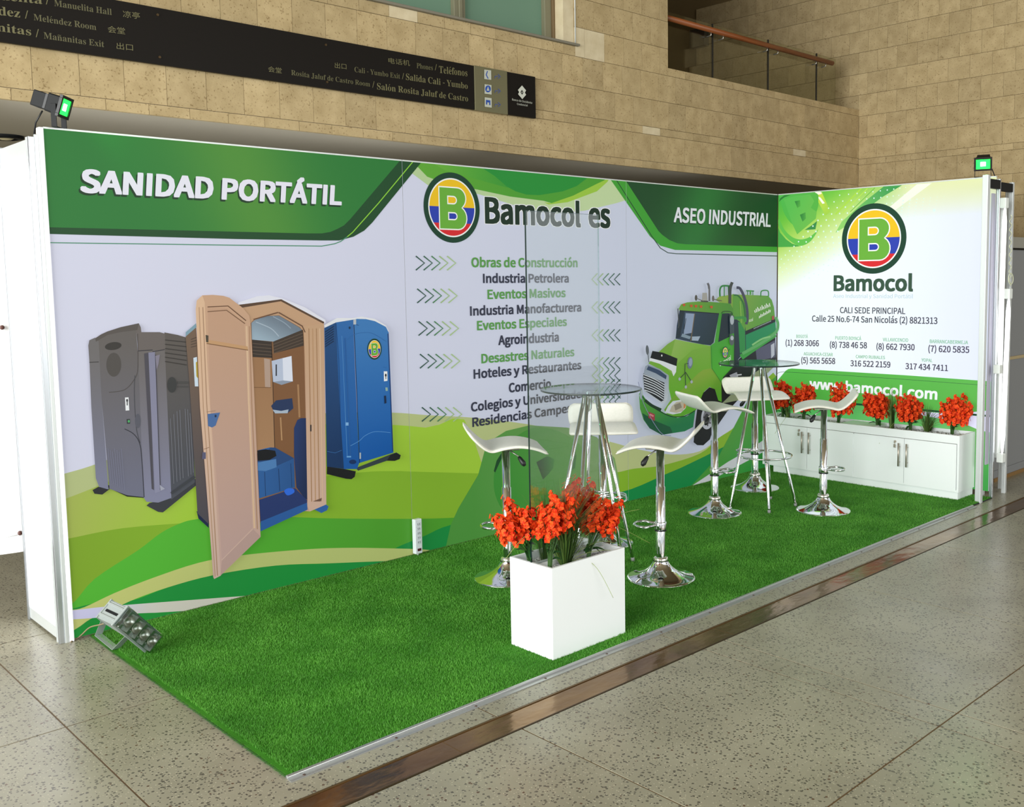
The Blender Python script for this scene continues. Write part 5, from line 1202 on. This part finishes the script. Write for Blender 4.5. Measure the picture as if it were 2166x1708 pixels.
# bunches in the planter: foot on the pebbles, head towards the measured centre of the bloom
def top_at(px, py, base, k=1.0):
    # height of the bloom centre above the foot, standing about over the foot
    q = on(px, py, 1, base[1]); return (q.x, base[1], q.z)
for lab, b, tp, sp, ns, sd in (
    ('red flowering plant at the left corner of the planter, left of the glass edge', (1.452, -1.665, pz), (1084, 1062), 0.095, 11, 3),
    ('red flowering plant at the front corner of the planter', (1.440, -1.800, pz), (1176, 1062), 0.088, 12, 5),
    ('red flowering plant at the right front of the planter', (1.690, -1.790, pz), (1284, 1062), 0.088, 12, 8),
    ('red flowering plant behind the glass pane, tallest in the planter', (1.650, -1.655, pz), (1234, 1024), 0.10, 11, 11)):
    flower_plant(lab, b, top_at(tp[0], tp[1] - 6, b), sp, ns, 0.0150, GP, sd, h0=0.52, nfl=20)
grass_clump('dark green grass clump in the middle of the planter', (1.560, -1.775, pz), 0.42, 0.27, 460, 'grass clumps', 4,
    arcs=[[(0, 0, 0), (0.08, -0.02, 0.06), (0.22, -0.03, 0.075), (0.34, -0.04, 0.03)], [(0, 0, 0), (0.07, -0.03, 0.04), (0.2, -0.05, 0.04), (0.31, -0.07, 0.01)], [(0, 0, 0), (0.06, -0.05, 0.03), (0.11, -0.10, -0.02), (0.17, -0.14, -0.16)],
          [(0, 0, 0), (0.1, -0.03, 0.12), (0.28, -0.06, 0.19), (0.42, -0.08, 0.20)], [(0, 0, 0), (0.06, 0, 0.12), (0.25, -0.03, 0.15), (0.52, -0.06, 0.01)], [(0, 0, 0), (-0.1, 0.02, 0.15), (-0.2, 0.04, 0.17), (-0.34, 0.06, 0.05)]])
grass_clump('thin dark grass clump behind the glass pane in the planter', (1.54, -1.66, pz), 0.40, 0.16, 60, 'grass clumps', 9)
cz = ZT_ + CH - 0.028
for lab, (px, py), (tx, ty), sp, ns, sd in (
    ('red flowering plant at the far left end of the cabinet', (1647, 890), (1652, 838), 0.085, 8, 21),
    ('red flowering plant second from the left on the cabinet', (1700, 893), (1703, 845), 0.10, 9, 22),
    ('tall red flowering plant behind the right bar stool on the cabinet', (1772, 901), (1782, 845), 0.10, 9, 23),
    ('red flowering plant left of the address ending, fourth on the cabinet', (1856, 905), (1856, 862), 0.11, 10, 24),
    ('red flowering plant beside the grass clump, fifth on the cabinet', (1926, 911), (1921, 868), 0.11, 10, 25),
    ('red flowering plant at the near right end of the cabinet', (2023, 917), (2026, 870), 0.12, 10, 26)):
    b = on(px, py, 2, cz); b.x = min(max(b.x, CX + 0.04), L_ - 0.09)
    q = on(tx, ty, 0, b.x); flower_plant(lab, tuple(b), (b.x, q.y, q.z + 0.115), sp * 1.0, ns + 3, 0.0175, GP, sd, nfl=20, h0=0.34)
for lab, (px, py), h, sp, n, sd in (('grass clump between the first two flowers on the cabinet', (1666, 889), 0.26, 0.10, 90, 31), ('grass clump behind the red flowers in the middle of the cabinet', (1886, 908), 0.36, 0.10, 120, 32),
        ('spreading green grass clump between the last two flowers on the cabinet', (1962, 914), 0.24, 0.20, 220, 33)):
    b = on(px, py, 2, cz); b.x = min(max(b.x, CX + 0.04), L_ - 0.09)
    grass_clump(lab, tuple(b), h, sp, n, 'grass clumps', sd, arcs=([[(0, 0, 0), (-0.03, -0.08, 0.08), (-0.05, -0.2, 0.10), (-0.08, -0.32, 0.0)]] if sd == 33 else [[(0, 0, 0), (-0.06, -0.05, 0.06), (-0.1, -0.02, 0.0), (-0.16, 0.02, -0.1)]]))

# ================================================================== LAMPS, POWER STRIP
GREENL = mat('green_led_light', '#10ff40', 0.3, emit='#18ff38', es=5.0)
GREENC = mat('green_led_core', '#d0ffd8', 0.3, emit='#b8ffd0', es=9.0)
def led_flood(label, base, yaw, pitch, s=1.0, cable=()):
    r = thing('green_floodlight', label, 'floodlight', base, yaw, group='green floodlights on the wall tops'); rot = Euler((0, pitch, 0)).to_matrix().to_4x4(); hz = 0.105 * s
    def pc(name, lo, hi, M, bev, par=None):
        bm = bmesh.new(); add_box(bm, [v * s for v in lo], [v * s for v in hi], bev); bm.transform(Matrix.Translation((0, 0, hz)) @ rot); return bm_obj(name, bm, M, par or r)
    hs = pc('housing', (-0.035, -0.05, -0.042), (0.025, 0.05, 0.042), DARKM, 0.006)
    pc('driver_box', (-0.10, -0.045, -0.036), (-0.042, 0.045, 0.036), DARKM, 0.004, hs)
    for k in range(5): pc('cooling_fin', (-0.045, -0.045 + k * 0.021, -0.034), (-0.034, -0.041 + k * 0.021, 0.034), BLACK, 0, hs)
    for lo, hi in (((0.022, -0.062, 0.036), (0.036, 0.062, 0.050)), ((0.022, -0.062, -0.050), (0.036, 0.062, -0.036)), ((0.022, -0.062, -0.036), (0.036, -0.048, 0.036)), ((0.022, 0.048, -0.036), (0.036, 0.062, 0.036))): pc('bezel', lo, hi, BLACK, 0.001)
    pc('lens', (0.024, -0.048, -0.036), (0.030, 0.048, 0.036), GREENL, 0); pc('led_chip', (0.030, -0.018, -0.016), (0.031, 0.018, 0.016), GREENC, 0)
    for sy in (-1, 1): box('bracket', (-0.012 * s, sy * 0.056 * s - 0.002, 0.0), (0.012 * s, sy * 0.056 * s + 0.002, hz), DARKM, r, 0.001)
    box('bracket_foot', (-0.012 * s, -0.058 * s, 0), (0.012 * s, 0.058 * s, 0.003), DARKM, r)
    d = bpy.data.lights.new('green_lamp', 'SPOT'); d.energy = 10; d.color = (0.1, 1, 0.2); d.spot_size = 1.9; d.shadow_soft_size = 0.04; l = bpy.data.objects.new('green_lamp', d); C.objects.link(l); l.parent = r
    l.matrix_parent_inverse = Matrix.Identity(4); l.location = (0.06 * s, 0, hz + 0.0); l.rotation_euler = (0, math.radians(-90) + pitch, 0)
    if cable: tube('cable', [Vector(c) for c in cable], 0.004, BLACK, r, 8)
    return r
led_flood('black floodlight with green light on top of the left end of the back wall', (0.085, 0.012, 2.408), math.radians(-38), math.radians(18), 1.0, [(-0.07, 0.0, 0.08), (-0.11, 0.02, 0.03), (-0.14, 0.05, -0.06)])
led_flood('black floodlight with green light on top of the right end wall', (5.882, -1.80, 2.408), math.radians(-158), math.radians(22), 1.0, [(-0.05, 0.02, 0.09), (-0.13, 0.06, 0.07), (-0.16, 0.08, 0.02), (-0.10, 0.06, -0.02)])

fb = on(262, 1368, 2, 0.012)
fl = thing('grey_floodlight', 'large grey metal floodlight in a yoke on the turf, tilted down at the left corner', 'floodlight', (fb.x, fb.y, ZT_))
CLEAR = m_glass('lamp_front_glass', (0.80, 0.86, 0.86), 2.0)
def fl_build():
    base = Vector((fb.x, fb.y, ZT_)); fw = (base + Vector((0, 0, 0.13)) - Vector(CAM.tolist())).normalized(); rt = fw.cross(Vector((0, 0, 1))).normalized(); dn = fw.cross(rt)
    X = (rt * 0.139 + dn * 0.155 + fw * 0.17).normalized(); Nn = (rt * 0.107 + dn * 0.073 - fw * 0.154).normalized(); Yv = Nn.cross(X).normalized(); Nn = X.cross(Yv).normalized() * -1
    if Nn.dot(rt * 0.107 + dn * 0.073 - fw * 0.154) < 0: Nn = -Nn
    LN, HW = 0.245, 0.046
    low = on(322, 1360, 2, 0.050) - base; ctr = low - X * (LN / 2)
    M4 = Matrix(((X.x, Yv.x, -Nn.x, ctr.x), (X.y, Yv.y, -Nn.y, ctr.y), (X.z, Yv.z, -Nn.z, ctr.z), (0, 0, 0, 1)))
    def shp(name, fn, M, par=fl, smooth=False):
        bm = bmesh.new(); fn(bm); bm.transform(M4)
        bmesh.ops.recalc_face_normals(bm, faces=bm.faces); return bm_obj(name, bm, M, par, smooth=smooth)
    def prism(prof, hw, bev):
        def f(bm):
            a = [bm.verts.new((x, -hw, z)) for x, z in prof]; b = [bm.verts.new((x, hw, z)) for x, z in prof]; n = len(prof)
            bm.faces.new(a[::-1]); bm.faces.new(b)
            for i in range(n): bm.faces.new((a[i], a[(i + 1) % n], b[(i + 1) % n], b[i]))
            bmesh.ops.recalc_face_normals(bm, faces=bm.faces); bmesh.ops.bevel(bm, geom=bm.edges[:], offset=bev, segments=2, affect='EDGES')
        return f
    hs = shp('housing', prism([(-0.118, 0.004), (-0.118, 0.120), (-0.104, 0.142), (-0.062, 0.142), (0.005, 0.060), (0.100, 0.018), (0.118, 0.004)], HW, 0.004), GREYM)
    for k in (-0.034, 0.022): shp('cooling_ridge', lambda bm, k=k: add_box(bm, (-0.123, k, 0.010), (-0.116, k + 0.012, 0.118), 0.002), GREYM, hs)
    shp('vent_slot', lambda bm: add_box(bm, (-0.1192, -0.008, 0.020), (-0.117, 0.004, 0.105)), DARKM, hs)
    shp('end_cap', lambda bm: add_box(bm, (-0.122, -HW - 0.003, 0.118), (-0.060, HW + 0.003, 0.124), 0.001), GREYM, hs)
    shp('lamp_frame', lambda bm: add_box(bm, (-LN / 2 - 0.004, -HW - 0.006, -0.004), (LN / 2 + 0.004, HW + 0.006, 0.007), 0.003), GREYM)
    shp('front_glass', lambda bm: add_box(bm, (-LN / 2, -HW - 0.001, -0.040), (LN / 2, HW + 0.001, -0.004), 0.006), CLEAR)
    shp('reflector', lambda bm: add_box(bm, (-LN / 2 + 0.006, -HW + 0.004, -0.010), (LN / 2 - 0.006, HW - 0.004, -0.0045), 0.001), mat('reflector_metal', '#9aa19f', 0.2, 0.8))
    for i in range(4):
        shp('reflector_cup', lambda bm, i=i: add_lathe(bm, [(0.027, -0.034), (0.022, -0.020), (0.010, -0.011), (0, -0.0105)], 18, (-0.087 + i * 0.058, 0.0)), STEEL, smooth=True)
        shp('reflector_rib', lambda bm, i=i: add_box(bm, (-0.060 + i * 0.058 - 0.0015, -HW + 0.006, -0.034), (-0.060 + i * 0.058 + 0.0015, HW - 0.006, -0.010)), STEEL)
    PA_ = on(283, 1334, 2, 0.115) - base; PB_ = on(224, 1304, 2, 0.115) - base; FA = on(245, 1373, 2, ZT_ + 0.004) - base; FBb = on(208, 1343, 2, ZT_ + 0.004) - base
    FA.z = FBb.z = 0.002; hv = (FA - FBb).normalized(); wd = Vector((-hv.y, hv.x, 0)) * 0.017
    def strap(name, a, b, th):
        bm = bmesh.new(); vs_ = [bm.verts.new(q) for q in (a - wd, a + wd, b + wd, b - wd, a - wd + th, a + wd + th, b + wd + th, b - wd + th)]
        for q in ((0, 3, 2, 1), (4, 5, 6, 7), (0, 1, 5, 4), (1, 2, 6, 5), (2, 3, 7, 6), (3, 0, 4, 7)): bm.faces.new([vs_[x] for x in q])
        bmesh.ops.recalc_face_normals(bm, faces=bm.faces); return bm_obj(name, bm, GREYM, fl)
    strap('yoke_foot', FBb, FA, Vector((0, 0, 0.003)))
    for f_, p_ in ((FA, PA_), (FBb, PB_)):
        strap('yoke_arm', f_, p_, -hv * 0.003 if f_ is FA else hv * 0.003)
        bm = bmesh.new(); add_tube(bm, [p_ - hv * 0.012, p_ + hv * 0.012], 0.009, 12); bm_obj('pivot_bolt', bm, DARKM, fl, smooth=True)
    w = [on(226, 1318, 2, 0.10), on(212, 1322, 2, 0.09), on(190, 1328, 2, 0.06), on(172, 1344, 2, 0.02), on(160, 1353, 2, 0.004), on(150, 1358, 2, 0.004)]
    tube('power_cable', smooth_pts3([q - base for q in w]), 0.0035, mat('brown_cable', '#8a7a5c', 0.5), fl, 6)
fl_build()

ps = thing('power_strip', 'white power strip leaning upright against the banner joint', 'power strip', (1.972, -0.010, ZT_), 0)
bm = bmesh.new(); add_box(bm, (-0.026, -0.036, 0.012), (0.026, -0.002, 0.228), 0.005); bm_obj('body', bm, mat('white_plastic', '#dfe3ea', 0.35), ps)
for k in range(5):
    z = 0.085 + k * 0.028; s_ = box('socket', (-0.013, -0.0372, z - 0.010), (0.013, -0.0358, z + 0.010), mat('socket_white', '#cfd3dc', 0.4), ps, 0.001)
    bm = bmesh.new(); add_box(bm, (-0.007, -0.0378, z - 0.004), (-0.005, -0.037, z + 0.005)); add_box(bm, (0.005, -0.0378, z - 0.004), (0.007, -0.037, z + 0.005)); bm_obj('socket_slots', bm, BLACK, s_)
box('switch', (-0.012, -0.040, 0.030), (0.012, -0.036, 0.046), mat('dark_red_switch', '#4a1420', 0.3), ps, 0.001)
tube('plug_cord', [(0, -0.018, 0.014), (0.0, -0.018, -0.0)], 0.006, WHITE, ps, 8)

# ================================================================== LONG SIGN ON THE STONE WALL
SY = WY - 0.012
sign = thing('wayfinding_sign', 'long black wayfinding sign with room names on the stone wall', 'sign', (0, SY, 3.04))
SZ0, SZ1 = 2.886, 3.189
OZ = 3.04
SB = mat('sign_black', '#16120e', 0.5, spec=0.15)
for a, b_ in ((-2.2, 2.972),): box('black_board', (a, -0.020, SZ0 - OZ), (b_, 0.0, SZ1 - OZ), SB, sign, 0.001)
mb = box('metal_board', (2.974, -0.026, SZ0 - OZ - 0.002), (3.274, 0.0, SZ1 - OZ + 0.002), mat('sign_olive_metal', '#787456', 0.35, 0.4), sign, 0.001)
box('black_board', (3.276, -0.022, SZ0 - OZ), (3.551, 0.0, SZ1 - OZ), SB, sign, 0.001)
for x, z in ((0.765, 3.15), (0.765, 2.925), (1.79, 3.15), (1.79, 2.925)):
    b = bmesh.new(); add_tube(b, [(x + .02, -0.020, z - OZ), (x + .02, -0.026, z - OZ)], 0.007, 10); bm_obj('sign_stud', b, bpy.data.materials['worn_brass'], sign)
class SP(Plane):
    def to3(s, u, v, d): return (u, -0.021 - d * 0.6 - (0.006 if u > 2.974 else 0), v - OZ)
    def to2(s, x, y): p = on(x, y, 1, SY - 0.02); return (p.x, p.z)
SIGNP = SP('sign'); PSG = Panel(SIGNP, -2.2, 3.551, SZ0, SZ1); panels.append(PSG)
def bold(s):
    o = ''
    for ch in s:
        if 'A' <= ch <= 'Z': o += chr(0x1D400 + ord(ch) - 65)
        elif 'a' <= ch <= 'z': o += chr(0x1D41A + ord(ch) - 97)
        else: o += ch
    return o
PLAIN = str.maketrans('áéíóúñ', 'aeioun')
def serif(s, bl, br, hpx, col, off=-0.012, crop=None):
    a = crop.w(*bl); b = crop.w(*br); h = crop.w(bl[0], bl[1] - hpx)[1] - a[1]; st = bold(s.translate(PLAIN))
    gk = uid('lettering'); put_text(SIGNP, gk, st, a, b, h, col, F_MATH, off)
    vv = text_mesh(st, F_MATH, 0.0)[0]; x0, x1 = min(v[0] for v in vv), max(v[0] for v in vv)
    for i, ch in enumerate(s):
        if ch in 'áéíóúñ':
            pv = text_mesh(bold(s[:i].translate(PLAIN).rstrip() or 'i'), F_MATH, 0.0)[0]; pw = text_mesh(bold(s[:i + 1].translate(PLAIN)), F_MATH, 0.0)[0]
            k0 = (max(v[0] for v in pv) - x0) / (x1 - x0); k1 = (max(v[0] for v in pw) - x0) / (x1 - x0); k = (k0 + k1) / 2; X = a[0] + (b[0] - a[0]) * k; Zb = a[1] + (b[1] - a[1]) * k
            if ch == 'ñ': q = [(-.28, .80), (-.1, .90), (.12, .82), (.28, .92), (.28, .84), (.12, .74), (-.1, .82), (-.28, .72)]
            else: q = [(-.06, .76), (.20, 1.02), (.06, 1.02), (-.12, .76)]
            emit(SIGNP, gk, [(X + u * h * .9, Zb + v2 * h) for u, v2 in q], col)
s1 = Crop(SIGNP, 0, 0, 2.996, 'lettering'); s2 = Crop(SIGNP, 500, 0, 2.996, 'lettering')
GO, GD = '#6e6a4a', '#5d5a40'
serif('Salón Manuelita', (-560, -60), (268, 26), 58, GO, crop=s1); serif('/', (290, 28), (312, 30), 52, GO, crop=s1); serif('Manuelita Hall', (343, 38), (708, 96), 42, GD, -0.02, crop=s1)
serif('Sala Meléndez', (-520, 30), (128, 112), 60, GO, crop=s1); serif('/', (158, 118), (180, 120), 52, GO, crop=s1); serif('Meléndez Room', (213, 128), (610, 192), 42, GD, -0.02, crop=s1)
serif('Salida Mañanitas', (-640, 110), (198, 226), 58, GO, crop=s1); serif('/', (226, 236), (248, 238), 52, GO, crop=s1); serif('Mañanitas Exit', (277, 244), (660, 300), 42, GD, -0.02, crop=s1)
serif('Teléfonos', (1283, 462), (1463, 484), 46, GO, crop=s2); serif('/', (1256, 446), (1270, 448), 40, GO, crop=s2); serif('Phones', (1141, 432), (1244, 446), 34, GD, -0.02, crop=s2)
serif('Salida Cali - Yumbo', (1073, 506), (1465, 565), 42, GO, crop=s2); serif('/', (1048, 502), (1062, 504), 40, GO, crop=s2); serif('Cali - Yumbo Exit', (747, 456), (1036, 500), 34, GD, -0.02, crop=s2)
serif('Salón Rosita Jaluf de Castro', (890, 566), (1467, 644), 42, GO, crop=s2); serif('/', (860, 556), (874, 558), 42, GO, crop=s2); serif('Rosita Jaluf de Castro Room', (346, 476), (846, 550), 34, GD, -0.02, crop=s2)
for s_, bl, br, hh, cr in (('凉亭', (778, 108), (886, 122), 40, s1), ('会堂', (682, 204), (792, 218), 40, s1), ('出口', (738, 310), (842, 322), 40, s1), ('电话机', (962, 400), (1098, 418), 34, s2), ('出口', (622, 430), (696, 440), 34, s2), ('会堂', (200, 454), (286, 466), 34, s2)):
    a = cr.w(*bl); b = cr.w(*br); h = (cr.w(bl[0], bl[1] - hh)[1] - a[1]); vv, ff = text_mesh(s_, F_CJK, -0.01); hgt = max(v[1] for v in vv) - min(v[1] for v in vv); y0 = min(v[1] for v in vv); ch = text_mesh('H', F_CJK, -0.01)[0]; cap = max(v[1] for v in ch) - min(v[1] for v in ch)
    put_text(SIGNP, uid('lettering'), s_, (a[0], a[1] + h * 0.05), (b[0], b[1] + h * 0.05), h * 0.85, GO, F_CJK, -0.01)
WB, BL = '#b9bcae', '#2f4fa0'
s2.g = 'symbols'
for i, (x, y) in enumerate(((1565, 442), (1567, 535), (1568, 618))):
    s2.g = 'symbol#%d' % i; s2.poly([(x, y), (x + 44, y + 6), (x + 45, y + 66), (x, y + 60)], WB)
s2.g = 'symbol#0'; s2.line([(1586, 452), (1578, 475), (1580, 480), (1590, 500)], 6, BL, True)
s2.g = 'symbol#1'; s2.ell(1589, 565, 18, 22, BL); s2.poly([(1589, 548), (1580, 576), (1598, 577)], WB)
s2.g = 'symbol#2'; s2.poly([(1576, 634), (1604, 638), (1604, 668), (1596, 667), (1596, 652), (1584, 650), (1584, 665), (1576, 664)], BL)
for y in (482, 574, 660):
    s2.g = uid('arrow_symbol'); s2.line([(1633, y + 16), (1634, y + 2), (1658, y + 4)], 3, '#3c58a8'); s2.line([(1652, y - 10), (1668, y + 5), (1652, y + 18)], 3, '#3c58a8')
s2.g = 'emblem'; s2.poly([(1804, 543), (1830, 575), (1822, 588), (1830, 602), (1806, 630), (1779, 598), (1786, 585), (1778, 572)], '#c9cbbf'); s2.poly([(1804, 570), (1813, 588), (1805, 603), (1794, 586)], '#1a1612'); s2.ell(1804, 587, 3, 4, '#c9cbbf')
text_px(s2, 'Banco de Occidente', (1741, 638), (1869, 660), 625, '#b9bbae', off=0.01, group='lettering'); text_px(s2, 'Credencial', (1772, 666), (1840, 676), 654, '#b9bbae', off=0.01, group='lettering')
for g_, (bm, lay) in PSG.bms.items(): bm_obj(g_.split('#')[0], bm, PRINT_SIGN, sign)
for f_ in list(bpy.data.fonts):
    if f_.users == 0: bpy.data.fonts.remove(f_)
